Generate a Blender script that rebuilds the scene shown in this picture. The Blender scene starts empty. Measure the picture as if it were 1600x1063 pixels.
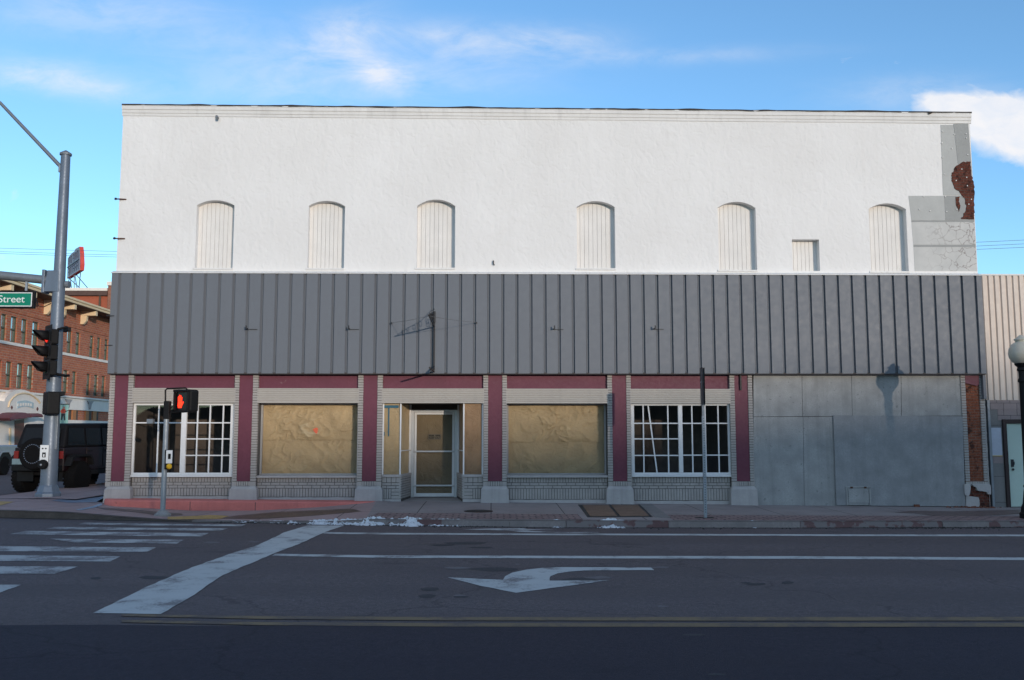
SKY_STR = .15; SUN_STR = 2.0; SUN_COL = (.65,.56,.47); EXPO = 0.95; SKY_TINT = (.79,1.025,1.21); CLOUD = (3.2,3.2,3.3)
import bpy, bmesh, math, random
from mathutils import Vector, Matrix, noise as mnoise
random.seed(7)
R = math.radians
scene = bpy.context.scene
COL = scene.collection

# ------------------------------------------------------------ camera model
F = 1423.0; PITCH = R(5.96); YAW = R(1.3)
CAM = Vector((0.0, -22.0, 1.62))
_h = Vector((math.sin(YAW), math.cos(YAW), 0)); _r = Vector((math.cos(YAW), -math.sin(YAW), 0))
_f = math.cos(PITCH)*_h + Vector((0, 0, math.sin(PITCH))); _u = -math.sin(PITCH)*_h + Vector((0, 0, math.cos(PITCH)))
def ray(px, py): return (_r*((px-800)/F) - _u*((py-531.5)/F) + _f)
def at(px, py, Y=0.0):
    d = ray(px, py); return CAM + d*((Y-CAM.y)/d.y)
def atX(px, py, X):
    d = ray(px, py); return CAM + d*((X-CAM.x)/d.x)
def fx(px, py, Y=0.0): return at(px, py, Y).x
def fz(px, py, Y=0.0): return at(px, py, Y).z
def lerp(a, b, t): return a+(b-a)*t
def sstep(a, b, x):
    t = min(1, max(0, (x-a)/(b-a))); return t*t*(3-2*t)
def tab(pts, x):
    if x <= pts[0][0]: return pts[0][1]
    for (x0, v0), (x1, v1) in zip(pts, pts[1:]):
        if x <= x1: return lerp(v0, v1, (x-x0)/(x1-x0))
    return pts[-1][1]

# ------------------------------------------------------------ mesh builder
class MB:
    def __init__(s): s.v = []; s.f = []
    def add(s, vs, fs):
        b = len(s.v); s.v += [tuple(v) for v in vs]; s.f += [tuple(i+b for i in f) for f in fs]; return s
    def box(s, x0, x1, y0, y1, z0, z1):
        return s.add([(x0,y0,z0),(x1,y0,z0),(x1,y1,z0),(x0,y1,z0),(x0,y0,z1),(x1,y0,z1),(x1,y1,z1),(x0,y1,z1)],
                     [(0,3,2,1),(4,5,6,7),(0,1,5,4),(1,2,6,5),(2,3,7,6),(3,0,4,7)])
    def hexa(s, b, t):      # four bottom points, four top points
        return s.add(list(b)+list(t), [(0,3,2,1),(4,5,6,7),(0,1,5,4),(1,2,6,5),(2,3,7,6),(3,0,4,7)])
    def quad(s, a, b, c, d): return s.add([a,b,c,d], [(0,1,2,3)])
    def prism(s, pts, ext):  # planar polygon extruded by a vector
        n = len(pts); e = Vector(ext); P = [Vector(p) for p in pts]
        return s.add(P+[p+e for p in P], [tuple(range(n))[::-1], tuple(range(n, 2*n))]+[(i,(i+1)%n,(i+1)%n+n,i+n) for i in range(n)])
    def prism_y(s, pts, y0, y1): return s.prism([(x,y0,z) for x,z in pts], (0,y1-y0,0))
    def tube(s, path, r, seg=10, caps=True):
        P = [Vector(p) for p in path]; n = len(P)
        rs = list(r) if hasattr(r, '__len__') else [r]*n
        t0 = (P[1]-P[0]).normalized(); ref = Vector((0,0,1)) if abs(t0.z) < .9 else Vector((1,0,0))
        a = t0.cross(ref).normalized(); vs = []; fs = []
        for i, p in enumerate(P):
            t = (P[min(i+1,n-1)]-P[max(i-1,0)]).normalized()
            a = (a - t*a.dot(t)).normalized(); b = t.cross(a)
            for k in range(seg):
                g = 2*math.pi*k/seg; vs.append(p+(a*math.cos(g)+b*math.sin(g))*rs[i])
        for i in range(n-1):
            for k in range(seg):
                k2 = (k+1) % seg; fs.append((i*seg+k, i*seg+k2, (i+1)*seg+k2, (i+1)*seg+k))
        if caps: fs += [tuple(range(seg))[::-1], tuple(range((n-1)*seg, n*seg))]
        return s.add(vs, fs)
    def lathe(s, prof, c, axis='z', seg=20):   # prof: (radius, height)
        vs = []; fs = []; n = len(prof)
        for r_, h in prof:
            for k in range(seg):
                g = 2*math.pi*k/seg; x, y = r_*math.cos(g), r_*math.sin(g)
                v = {'z': (x,y,h), 'y': (x,h,y), 'x': (h,x,y)}[axis]
                vs.append((v[0]+c[0], v[1]+c[1], v[2]+c[2]))
        for i in range(n-1):
            for k in range(seg):
                k2 = (k+1) % seg; fs.append((i*seg+k, i*seg+k2, (i+1)*seg+k2, (i+1)*seg+k))
        fs += [tuple(range(seg))[::-1], tuple(range((n-1)*seg, n*seg))]
        return s.add(vs, fs)
    def sphere(s, c, r, sx=1, sy=1, sz=1, seg=16, rings=10):
        prof = [(max(.0005, r*math.sin(math.pi*i/rings)), -r*math.cos(math.pi*i/rings)) for i in range(rings+1)]
        b = len(s.v); s.lathe(prof, (0,0,0), 'z', seg)
        for i in range(b, len(s.v)):
            x, y, z = s.v[i]; s.v[i] = (x*sx+c[0], y*sy+c[1], z*sz+c[2])
        return s
    def ring(s, c, r, t, axis='y', seg=28):
        pts = []
        for k in range(seg+1):
            g = 2*math.pi*k/seg; a, b = r*math.cos(g), r*math.sin(g)
            pts.append((c[0]+a, c[1], c[2]+b) if axis == 'y' else ((c[0], c[1]+a, c[2]+b) if axis == 'x' else (c[0]+a, c[1]+b, c[2])))
        return s.tube(pts, t, 6)
    def build(s, name, m, parent=None, origin=None, bevel=0, smooth=False, local=False):
        me = bpy.data.meshes.new(name)
        o = Vector(origin) if origin is not None else Vector((0,0,0))
        me.from_pydata([tuple(Vector(v)-o) for v in s.v], [], s.f); me.materials.append(m)
        bm = bmesh.new(); bm.from_mesh(me); bmesh.ops.recalc_face_normals(bm, faces=bm.faces); bm.to_mesh(me); bm.free()
        ob = bpy.data.objects.new(name, me); COL.objects.link(ob); ob.location = o
        if parent is not None:
            ob.parent = parent
            if not local: ob.location = o - wloc(parent)
        if bevel:
            md = ob.modifiers.new('bevel', 'BEVEL'); md.width = bevel; md.segments = 2; md.limit_method = 'ANGLE'; md.angle_limit = R(40)
        if smooth:
            for p in me.polygons: p.use_smooth = True
            try: me.set_sharp_from_angle(angle=R(38))
            except Exception: pass
        return ob
def wloc(o):
    l = o.location.copy()
    while o.parent: o = o.parent; l += o.location
    return l
def tag(o, label=None, cat=None, group=None, kind=None):
    if label: o['label'] = label
    if cat: o['category'] = cat
    if group: o['group'] = group
    if kind: o['kind'] = kind
    return o
def thing(name, label, cat, loc, rz=0, group=None):
    o = bpy.data.objects.new(name, None); COL.objects.link(o); o.location = loc; o.rotation_euler = (0,0,rz)
    o.empty_display_size = .2
    return tag(o, label, cat, group)
def copy_tree(o, parent=None):
    c = o.copy(); COL.objects.link(c); c.parent = parent
    for ch in list(o.children): copy_tree(ch, c)
    return c
def poly_sheet(loops):       # triangulated planar fill of outer loop + holes, points 3D
    bm = bmesh.new(); es = []
    for lp in loops:
        vs = [bm.verts.new(p) for p in lp]
        for i in range(len(vs)): es.append(bm.edges.new((vs[i], vs[(i+1) % len(vs)])))
    bmesh.ops.triangle_fill(bm, use_beauty=True, use_dissolve=False, edges=es)
    bm.verts.index_update()
    m = MB(); m.v = [tuple(v.co) for v in bm.verts]; m.f = [tuple(v.index for v in f.verts) for f in bm.faces]
    bm.free(); return m
def text_mesh(body, size, align='CENTER'):
    c = bpy.data.curves.new('lettering', 'FONT'); c.body = body; c.size = size; c.align_x = align; c.align_y = 'CENTER'; c.extrude = .003
    o = bpy.data.objects.new('lettering', c); COL.objects.link(o)
    bpy.context.view_layer.update()
    me = bpy.data.meshes.new_from_object(o.evaluated_get(bpy.context.evaluated_depsgraph_get()))
    bpy.data.objects.remove(o)
    m = MB(); m.v = [tuple(v.co) for v in me.vertices]; m.f = [tuple(p.vertices) for p in me.polygons]
    return m
def upright(m, p, ux=Vector((1,0,0)), uy=Vector((0,0,1)), sx=1.0):
    n = ux.cross(uy); p = Vector(p)
    m.v = [tuple(p+ux*(v[0]*sx)+uy*v[1]+n*v[2]) for v in m.v]; return m

# ------------------------------------------------------------ materials
def nt(name):
    m = bpy.data.materials.new(name); m.use_nodes = True; t = m.node_tree
    return m, t, t.nodes['Principled BSDF'], t.nodes, t.links
def nz(N, L, co, scale, detail=4, rough=.55, sc=None):
    n = N.new('ShaderNodeTexNoise'); n.inputs['Scale'].default_value = scale; n.inputs['Detail'].default_value = detail; n.inputs['Roughness'].default_value = rough
    if sc:
        mp = N.new('ShaderNodeMapping'); mp.inputs['Scale'].default_value = sc; L.new(co, mp.inputs['Vector']); co = mp.outputs[0]
    L.new(co, n.inputs['Vector']); return n.outputs['Fac']
def ramp(N, L, fac, stops):
    r_ = N.new('ShaderNodeValToRGB'); e = r_.color_ramp.elements
    while len(e) < len(stops): e.new(.5)
    for i, (p, c) in enumerate(stops):
        e[i].position = p; e[i].color = (c, c, c, 1) if not hasattr(c, '__len__') else (*c, 1)
    L.new(fac, r_.inputs['Fac']); return r_.outputs['Color']
def mixc(N, L, fac, a, b, mode='MIX'):
    m = N.new('ShaderNodeMix'); m.data_type = 'RGBA'; m.blend_type = mode; m.clamp_factor = True
    for sock, v in ((m.inputs[0], fac), (m.inputs[6], a), (m.inputs[7], b)):
        if hasattr(v, 'is_linked') or hasattr(v, 'links'): L.new(v, sock)
        elif hasattr(v, '__len__'): sock.default_value = (*v, 1) if len(v) == 3 else v
        else: sock.default_value = v
    return m.outputs[2]
def mat(name, col, rough=.75, var=.14, scale=1.6, fine=18, bump=0, bscale=45, metal=0, streak=0, spots=None, spec=.35, bdet=4, coat=0):
    m, t, P, N, L = nt(name)
    co = N.new('ShaderNodeTexCoord').outputs['Object']
    a = nz(N, L, co, scale, 5); b = nz(N, L, co, fine, 4)
    lo = tuple(c*(1-var) for c in col); hi = tuple(min(1, c*(1+var)) for c in col)
    c = mixc(N, L, ramp(N, L, a, [(.3, 0), (.7, 1)]), lo, hi)
    c = mixc(N, L, ramp(N, L, b, [(.3, 0), (.7, .6)]), c, tuple(x*(1-var*.9) for x in col))
    if streak:
        s = nz(N, L, co, 1, 5, .6, (7, 7, .35)); c = mixc(N, L, ramp(N, L, s, [(.52, 0), (.75, streak)]), c, tuple(x*.45 for x in col))
    if spots:
        s = nz(N, L, co, spots[0], 3); c = mixc(N, L, ramp(N, L, s, [(spots[1], 0), (spots[1]+.05, spots[3])]), c, spots[2])
    L.new(c, P.inputs['Base Color'])
    rr = ramp(N, L, b, [(.2, max(0, rough-.12)), (.8, min(1, rough+.1))]); L.new(rr, P.inputs['Roughness'])
    P.inputs['Metallic'].default_value = metal; P.inputs['Specular IOR Level'].default_value = spec
    if coat: P.inputs['Coat Weight'].default_value = coat; P.inputs['Coat Roughness'].default_value = .08
    if bump:
        bp = N.new('ShaderNodeBump'); bp.inputs['Strength'].default_value = 1; bp.inputs['Distance'].default_value = bump
        L.new(nz(N, L, co, bscale, bdet), bp.inputs['Height']); L.new(bp.outputs[0], P.inputs['Normal'])
    return m
def brick_mat(name, c1, c2, mortar, plane, bw=.215, bh=.075, ms=.012, bump=.006, var=.3, off=.5, spall=None):
    m, t, P, N, L = nt(name)
    co = N.new('ShaderNodeTexCoord').outputs['Object']
    sp = N.new('ShaderNodeSeparateXYZ'); L.new(co, sp.inputs[0]); cb = N.new('ShaderNodeCombineXYZ')
    L.new(sp.outputs[{'x':1,'y':0,'z':0}[plane]], cb.inputs[0]); L.new(sp.outputs[1 if plane == 'z' else 2], cb.inputs[1])
    b = N.new('ShaderNodeTexBrick'); b.offset = off; b.inputs['Scale'].default_value = 1
    b.inputs['Brick Width'].default_value = bw; b.inputs['Row Height'].default_value = bh; b.inputs['Mortar Size'].default_value = ms
    b.inputs['Mortar Smooth'].default_value = .2; b.inputs['Bias'].default_value = -.1
    b.inputs['Color1'].default_value = (*c1,1); b.inputs['Color2'].default_value = (*c2,1); b.inputs['Mortar'].default_value = (*mortar,1)
    L.new(cb.outputs[0], b.inputs['Vector'])
    n1 = nz(N, L, co, 2.2, 5); n2 = nz(N, L, co, 26, 4)
    c = mixc(N, L, ramp(N, L, n1, [(.3, 0), (.75, var)]), b.outputs['Color'], tuple(x*.4 for x in c1))
    c = mixc(N, L, ramp(N, L, n2, [(.4, 0), (.75, var)]), c, tuple(min(1, x*1.4) for x in c2))
    if spall:
        s = nz(N, L, co, 5, 4); c = mixc(N, L, ramp(N, L, s, [(.55, 0), (.62, .8)]), c, spall)
    L.new(c, P.inputs['Base Color']); P.inputs['Roughness'].default_value = .9; P.inputs['Specular IOR Level'].default_value = .2
    bp = N.new('ShaderNodeBump'); bp.invert = True; bp.inputs['Distance'].default_value = bump
    mx = N.new('ShaderNodeMath'); mx.operation = 'MULTIPLY_ADD'; L.new(n2, mx.inputs[0]); mx.inputs[1].default_value = .5; L.new(b.outputs['Fac'], mx.inputs[2])
    L.new(mx.outputs[0], bp.inputs['Height']); L.new(bp.outputs[0], P.inputs['Normal'])
    return m
def glass_mat(name, tint=(1,1,1), rough=.02):
    m, t, P, N, L = nt(name); N.remove(P); out = N['Material Output']
    tr = N.new('ShaderNodeBsdfTransparent'); tr.inputs[0].default_value = (*tint,1)
    gl = N.new('ShaderNodeBsdfGlossy'); gl.inputs['Roughness'].default_value = rough
    fr = N.new('ShaderNodeFresnel'); fr.inputs[0].default_value = 1.5
    bp = N.new('ShaderNodeBump'); bp.inputs['Distance'].default_value = .004
    co = N.new('ShaderNodeTexCoord').outputs['Object']; L.new(nz(N, L, co, 1.5, 1), bp.inputs['Height']); L.new(bp.outputs[0], gl.inputs['Normal'])
    mx = N.new('ShaderNodeMixShader'); L.new(fr.outputs[0], mx.inputs[0]); L.new(tr.outputs[0], mx.inputs[1]); L.new(gl.outputs[0], mx.inputs[2])
    L.new(mx.outputs[0], out.inputs[0]); return m
def emit_mat(name, col, s):
    m, t, P, N, L = nt(name)
    P.inputs['Base Color'].default_value = (*[c*.3 for c in col],1); P.inputs['Emission Color'].default_value = (*col,1); P.inputs['Emission Strength'].default_value = s
    return m

def stucco_mat():
    m, t, P, N, L = nt('white_stucco')
    co = N.new('ShaderNodeTexCoord').outputs['Object']
    a = nz(N, L, co, .5, 5); b = nz(N, L, co, 3.5, 5, .6); s = nz(N, L, co, 1, 5, .6, (5, 5, .4)); w = nz(N, L, co, 1.0, 3, .5, (3.2, 3.2, 3.2))
    c = mixc(N, L, ramp(N, L, a, [(.3, 0), (.7, 1)]), (.70,.69,.675), (.76,.755,.745))
    c = mixc(N, L, ramp(N, L, s, [(.55, 0), (.8, .16)]), c, (.52,.49,.45))
    c = mixc(N, L, ramp(N, L, b, [(.68, 0), (.76, .3)]), c, (.48,.46,.44))
    k = nz(N, L, co, 22, 3); kk = nz(N, L, co, 1.1, 2)
    sp = N.new('ShaderNodeMath'); sp.operation = 'MULTIPLY'; L.new(ramp(N, L, k, [(.72, 0), (.76, 1)]), sp.inputs[0]); L.new(ramp(N, L, kk, [(.5, 0), (.65, 1)]), sp.inputs[1])
    c = mixc(N, L, sp.outputs[0], c, (.25,.22,.2))
    L.new(c, P.inputs['Base Color']); P.inputs['Roughness'].default_value = .85; P.inputs['Specular IOR Level'].default_value = .2
    d1 = nz(N, L, co, 5.5, 5, .55, (1, 1, .7)); d2 = nz(N, L, co, 30, 3)
    # trowel ridges
    wv = N.new('ShaderNodeTexVoronoi'); wv.feature = 'SMOOTH_F1'; wv.inputs['Scale'].default_value = 4.5; mp = N.new('ShaderNodeMapping'); mp.inputs['Scale'].default_value = (1.3,1,.6); mp.inputs['Rotation'].default_value = (0,R(35),0)
    L.new(co, mp.inputs[0]); ad = N.new('ShaderNodeVectorMath'); ad.operation = 'ADD'; L.new(mp.outputs[0], ad.inputs[0])
    n3 = N.new('ShaderNodeTexNoise'); n3.inputs['Scale'].default_value = 3; L.new(co, n3.inputs['Vector']); L.new(n3.outputs['Color'], ad.inputs[1]); L.new(ad.outputs[0], wv.inputs['Vector'])
    m1 = N.new('ShaderNodeMath'); m1.operation = 'MULTIPLY_ADD'; L.new(d1, m1.inputs[0]); m1.inputs[1].default_value = 1.0; L.new(wv.outputs['Distance'], m1.inputs[2])
    m2 = N.new('ShaderNodeMath'); m2.operation = 'MULTIPLY_ADD'; L.new(d2, m2.inputs[0]); m2.inputs[1].default_value = .15; L.new(m1.outputs[0], m2.inputs[2])
    bp = N.new('ShaderNodeBump'); bp.inputs['Distance'].default_value = .015; bp.inputs['Strength'].default_value = .7
    L.new(m2.outputs[0], bp.inputs['Height']); L.new(bp.outputs[0], P.inputs['Normal'])
    return m
def asphalt_mat(name, col, tint_y=None):
    m, t, P, N, L = nt(name)
    co = N.new('ShaderNodeTexCoord').outputs['Object']
    a = nz(N, L, co, .35, 5, .6, (.35, 1.6, 1)); b = nz(N, L, co, 55, 3, .7); g = nz(N, L, co, 140, 2, .8); p = nz(N, L, co, 1.3, 5, .6, (.5, 1.4, 1))
    c = mixc(N, L, ramp(N, L, a, [(.3, 0), (.7, 1)]), tuple(x*.8 for x in col), tuple(x*1.18 for x in col))
    c = mixc(N, L, ramp(N, L, b, [(.35, 0), (.7, .75)]), c, tuple(x*.45 for x in col))
    c = mixc(N, L, ramp(N, L, g, [(.58, 0), (.7, .8)]), c, tuple(min(1, x*2.8) for x in col))
    c = mixc(N, L, ramp(N, L, p, [(.62, 0), (.72, .6)]), c, tuple(x*.45 for x in col))
    gr = nz(N, L, co, 17, 9, .82); c = mixc(N, L, ramp(N, L, gr, [(.46, 0), (.66, .8)]), c, tuple(x*.5 for x in col)); c = mixc(N, L, ramp(N, L, gr, [(.30, .55), (.42, 0)]), c, tuple(x*1.9 for x in col))
    # tyre tracks / patched strips
    w = N.new('ShaderNodeTexWave'); w.bands_direction = 'Y'; w.inputs['Scale'].default_value = .18; w.inputs['Distortion'].default_value = 1.2; w.inputs['Detail'].default_value = 3
    L.new(co, w.inputs['Vector']); c = mixc(N, L, ramp(N, L, w.outputs['Fac'], [(.3, 0), (.9, .35)]), c, tuple(x*.7 for x in col))
    # cracks
    v = N.new('ShaderNodeTexVoronoi'); v.feature = 'DISTANCE_TO_EDGE'; v.inputs['Scale'].default_value = .22
    nn = N.new('ShaderNodeTexNoise'); nn.inputs['Scale'].default_value = 1.5; nn.inputs['Detail'].default_value = 5; L.new(co, nn.inputs['Vector'])
    ad = N.new('ShaderNodeVectorMath'); ad.operation = 'MULTIPLY_ADD'; L.new(nn.outputs['Color'], ad.inputs[0]); ad.inputs[1].default_value = (1.2,1.2,0); L.new(co, ad.inputs[2]); L.new(ad.outputs[0], v.inputs['Vector'])
    c = mixc(N, L, ramp(N, L, v.outputs['Distance'], [(.0, .6), (.006, 0)]), c, tuple(x*.35 for x in col))
    L.new(c, P.inputs['Base Color']); P.inputs['Specular IOR Level'].default_value = .3
    L.new(ramp(N, L, a, [(.3, .8), (.7, .92)]), P.inputs['Roughness'])
    bp = N.new('ShaderNodeBump'); bp.inputs['Distance'].default_value = .006; L.new(b, bp.inputs['Height']); L.new(bp.outputs[0], P.inputs['Normal'])
    return m
def paint_mat(name, col, under, wear=.55):
    m, t, P, N, L = nt(name)
    co = N.new('ShaderNodeTexCoord').outputs['Object']
    b = nz(N, L, co, 30, 4, .7); a = nz(N, L, co, 1.7, 5, .65); mx = N.new('ShaderNodeMath'); mx.operation = 'MULTIPLY_ADD'
    L.new(b, mx.inputs[0]); mx.inputs[1].default_value = .45; L.new(a, mx.inputs[2])
    c = mixc(N, L, ramp(N, L, mx.outputs[0], [(wear+.2, 0), (wear+.34, .85)]), col, under)
    c = mixc(N, L, ramp(N, L, a, [(.35, 0), (.7, .25)]), c, tuple(x*.6 for x in col))
    L.new(c, P.inputs['Base Color']); P.inputs['Roughness'].default_value = .8; P.inputs['Specular IOR Level'].default_value = .25
    return m
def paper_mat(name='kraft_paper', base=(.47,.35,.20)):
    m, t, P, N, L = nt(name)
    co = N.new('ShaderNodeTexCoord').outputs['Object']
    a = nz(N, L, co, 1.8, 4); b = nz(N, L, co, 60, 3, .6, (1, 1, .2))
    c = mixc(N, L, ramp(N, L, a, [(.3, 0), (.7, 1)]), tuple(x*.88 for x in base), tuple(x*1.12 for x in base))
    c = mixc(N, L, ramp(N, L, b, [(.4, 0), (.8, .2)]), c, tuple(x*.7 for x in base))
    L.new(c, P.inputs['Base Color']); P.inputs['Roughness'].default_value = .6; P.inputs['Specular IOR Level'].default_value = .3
    w = nz(N, L, co, 2.6, 2, .5); mp = N.new('ShaderNodeTexVoronoi'); mp.feature = 'DISTANCE_TO_EDGE'; mp.inputs['Scale'].default_value = 5
    n3 = N.new('ShaderNodeTexNoise'); n3.inputs['Scale'].default_value = 2; L.new(co, n3.inputs['Vector']); ad = N.new('ShaderNodeVectorMath'); ad.operation = 'ADD'; L.new(co, ad.inputs[0]); L.new(n3.outputs['Color'], ad.inputs[1]); L.new(ad.outputs[0], mp.inputs['Vector'])
    m1 = N.new('ShaderNodeMath'); m1.operation = 'MINIMUM'; L.new(mp.outputs['Distance'], m1.inputs[0]); m1.inputs[1].default_value = .12
    m2 = N.new('ShaderNodeMath'); m2.operation = 'MULTIPLY_ADD'; L.new(w, m2.inputs[0]); m2.inputs[1].default_value = .6; L.new(m1.outputs[0], m2.inputs[2])
    bp = N.new('ShaderNodeBump'); bp.inputs['Distance'].default_value = .05; bp.inputs['Strength'].default_value = .6; L.new(m2.outputs[0], bp.inputs['Height']); L.new(bp.outputs[0], P.inputs['Normal'])
    return m

M = {}
M['stucco'] = stucco_mat()
M['trim'] = mat('white_trim', (.70,.69,.67), .7, .08, 1.2, 14, .002, 30, streak=.25)
M['plank'] = mat('white_planks', (.73,.71,.68), .75, .06, 3, 30, .002, 60, streak=.14, spots=(18, .73, (.42,.36,.3), .5))
M['tar'] = mat('tar_coping', (.05,.045,.042), .9, .3, 3, 20, .01, 25)
M['fascia'] = mat('grey_metal_cladding', (.140,.153,.174), .55, .04, .5, 7, .0002, 3, spec=.25, streak=.06)
M['burgundy'] = mat('burgundy_paint', (.135,.034,.056), .6, .12, 2.2, 18, .003, 28, streak=.15, spots=(6, .74, (.25,.15,.15), .5))
M['greybrick'] = mat('grey_painted_brick', (.36,.335,.315), .75, .12, 4, 30, .003, 60, streak=.15)
M['mortar'] = mat('dark_mortar', (.095,.085,.08), .95, .2, 6, 40, .003, 60)
M['plinth'] = mat('grey_painted_plinth', (.40,.375,.365), .75, .1, 3, 20, .004, 30, streak=.25, spots=(14, .72, (.15,.13,.12), .7))
M['shutter'] = mat('ribbed_cream_metal', (.40,.37,.335), .5, .05, 1.2, 10, streak=.15)
M['whiteframe'] = mat('white_window_frame', (.68,.68,.68), .5, .07, 4, 25)
M['alu'] = mat('aluminium_door_frame', (.5,.5,.5), .4, .06, 4, 25, metal=.3)
M['greyframe'] = mat('grey_window_trim', (.33,.32,.31), .6, .08, 4, 25)
M['glass'] = glass_mat('window_glass')
M['dark'] = mat('dark_interior', (.10,.078,.062), .9, .25, 1.4, 6)
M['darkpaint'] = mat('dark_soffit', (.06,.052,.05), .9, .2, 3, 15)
M['paper'] = paper_mat()
M['paper2'] = paper_mat('water_stained_paper', (.35,.225,.13))
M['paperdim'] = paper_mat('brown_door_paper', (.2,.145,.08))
M['tape'] = mat('blue_tape', (.03,.12,.17), .6, .1)
M['redtag'] = mat('red_sticker', (.7,.13,.06), .6, .1)
M['ply'] = mat('grey_painted_plywood', (.31,.31,.305), .85, .2, 2.6, 34, .003, 40, streak=.3, spots=(13, .66, (.15,.15,.155), .6))
M['ply2'] = mat('grey_painted_plywood_darker', (.26,.264,.27), .85, .2, 2.4, 34, .003, 40, streak=.25, spots=(10, .69, (.38,.33,.28), .6))
M['redbrick'] = brick_mat('exposed_red_brick', (.19,.055,.03), (.26,.09,.05), (.20,.14,.11), 'y', .2, .066, .010, .03, .7, spall=(.035,.016,.013))
M['rustbrick'] = brick_mat('broken_brick_face', (.085,.028,.02), (.14,.045,.03), (.12,.085,.07), 'y', .2, .07, .012, .05, .85, spall=(.03,.014,.012))
M['patch'] = mat('grey_cement_patch', (.42,.43,.42), .85, .07, 3, 30, .002, 60)
M['patchdark'] = mat('darker_cement_patch', (.31,.32,.315), .85, .08, 3, 30, .003, 60)
M['rust'] = mat('rusty_iron', (.09,.045,.03), .9, .35, 9, 50, .003, 60)
M['iron'] = mat('black_iron', (.02,.02,.022), .55, .2, 6, 30)
M['black'] = mat('black_plastic', (.009,.009,.010), .6, .15, 6, 30, spec=.18)
M['pole'] = mat('blue_grey_pole_paint', (.15,.185,.235), .45, .12, 4, 22, metal=.25, streak=.2)
M['galv'] = mat('galvanised_steel', (.30,.33,.36), .5, .14, 4, 22, metal=.35, streak=.2)
M['galvdark'] = mat('grey_steel_arm', (.2,.22,.245), .5, .12, 4, 22, metal=.35)
M['signgreen'] = mat('green_sign_sheet', (.0,.19,.115), .4, .04)
M['signwhite'] = mat('white_lettering', (.75,.76,.76), .45, .04)
M['redlamp'] = emit_mat('lit_red_lens', (1,.03,.015), .6)
M['handlamp'] = emit_mat('lit_hand_symbol', (1,.03,.008), 1.5)
M['lensoff_y'] = mat('unlit_amber_lens', (.06,.03,.005), .25, .1)
M['lensoff_g'] = mat('unlit_green_lens', (.004,.03,.02), .25, .1)
M['yellow'] = mat('yellow_button', (.7,.4,.02), .4, .05)
M['concrete'] = mat('pole_base_concrete', (.3,.28,.27), .9, .15, 6, 40, .004, 50)

# ------------------------------------------------------------ terrain heights
YK = -3.85                                           # kerb line of the main road
def zb(x): return lerp(fz(165,779.5), fz(1508,792), (x-fx(165,779))/(fx(1508,792)-fx(165,779)))
KT = [(p.x, p.z) for p in (at(a, b, YK) for a, b in ((-60,797.5),(0,798),(100,801),(200,809),(260,813),(400,815),(520,814.5),(580,811.5),(660,812),(800,813),(1000,814),(1240,815),(1600,815),(1900,815)))]
KG = [(p.x, p.z) for p in (at(a, b, YK) for a, b in ((-60,808),(0,809),(200,813.6),(300,815.6),(400,816.8),(500,819),(660,821.5),(880,824.6),(1240,825),(1600,824),(1900,824)))]
YI = -.55
ZI = [(-13.5,.12),(-10.4,.10)]+[(p.x, p.z) for p in (at(a, b, YI) for a, b in ((153,790),(300,798),(400,798),(500,792.5),(588,784.8)))]
def z_in(x):
    return tab(ZI, x) if x < ZI[-1][0] else zb(x)-.008
def zk_top(x): return tab(KT, x)
def zk_gut(x): return tab(KG, x)
XC, RC = -9.9, 2.35                                   # corner arc
def pav_front(x):
    if x >= XC: return YK
    d = min(RC, XC-x); return YK+RC-math.sqrt(max(0, RC*RC-d*d))
def pav_z(x, y):
    yf = pav_front(x)
    if y >= YI:
        return z_in(x)
    t = (YI-y)/(YI-yf); return lerp(z_in(x), zk_top(x), max(0, min(1, t)))
def road_z(x, y):
    far = -.17-.0085*x
    if x < -14: far = -.17+.0085*14
    if y > YK+1e-4:
        return tab([(-40,-.02),(-12,-.04),(-9.8,zk_gut(-9.8)-.01)], x)
    return lerp(zk_gut(x), far, sstep(0, 1, (YK-y)/6))
def gnd(px, py, fn=road_z):
    d = ray(px, py); t = 15.0
    for _ in range(40):
        p = CAM+d*t; z = fn(p.x, p.y); t = (z-CAM.z)/d.z
        t = max(2, min(120, t))
    p = CAM+d*t; return Vector((p.x, p.y, fn(p.x, p.y)))
def frange(a, b, s):
    n = max(1, int(round((b-a)/s))); return [a+(b-a)*i/n for i in range(n+1)]
def grid_sheet(xs, ys, fn, m=None):
    m = m or MB(); b = len(m.v)
    for x in xs:
        for y in ys: m.v.append((x, y, fn(x, y)))
    k = len(ys)
    for i in range(len(xs)-1):
        for j in range(k-1):
            m.f.append((b+i*k+j, b+(i+1)*k+j, b+(i+1)*k+j+1, b+i*k+j+1))
    return m
# road
M['asphalt'] = asphalt_mat('asphalt', (.14,.112,.113))
M['asphalt2'] = asphalt_mat('darker_bluish_asphalt', (.04,.033,.046))
M['whiteline'] = paint_mat('white_road_paint', (.52,.52,.50), (.13,.105,.11), .555)
M['wornwhite'] = paint_mat('worn_white_road_paint', (.46,.46,.45), (.13,.105,.11), .49)
M['yellowline'] = paint_mat('worn_yellow_road_paint', (.22,.155,.09), (.115,.092,.09), .5)
xs_r = [-90,-60,-40,-30,-24,-20,-17,-14]+frange(-13, 13, .5)+[14,16,20,26,34,50,90]
ys_r = [-60,-40,-30,-24,-20,-18,-16]+frange(-15, YK, .45)
YB = -13.35
rm = grid_sheet(xs_r, ys_r, road_z)
rm = grid_sheet([-90,-60,-40,-30,-24,-20,-17,-14,-12.8,-12,-11,-9.8], [YK,-2,0,2,5,10,20,40,70,110], road_z, rm)
tag(rm.build('road', M['asphalt'], smooth=True), kind='structure')
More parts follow.
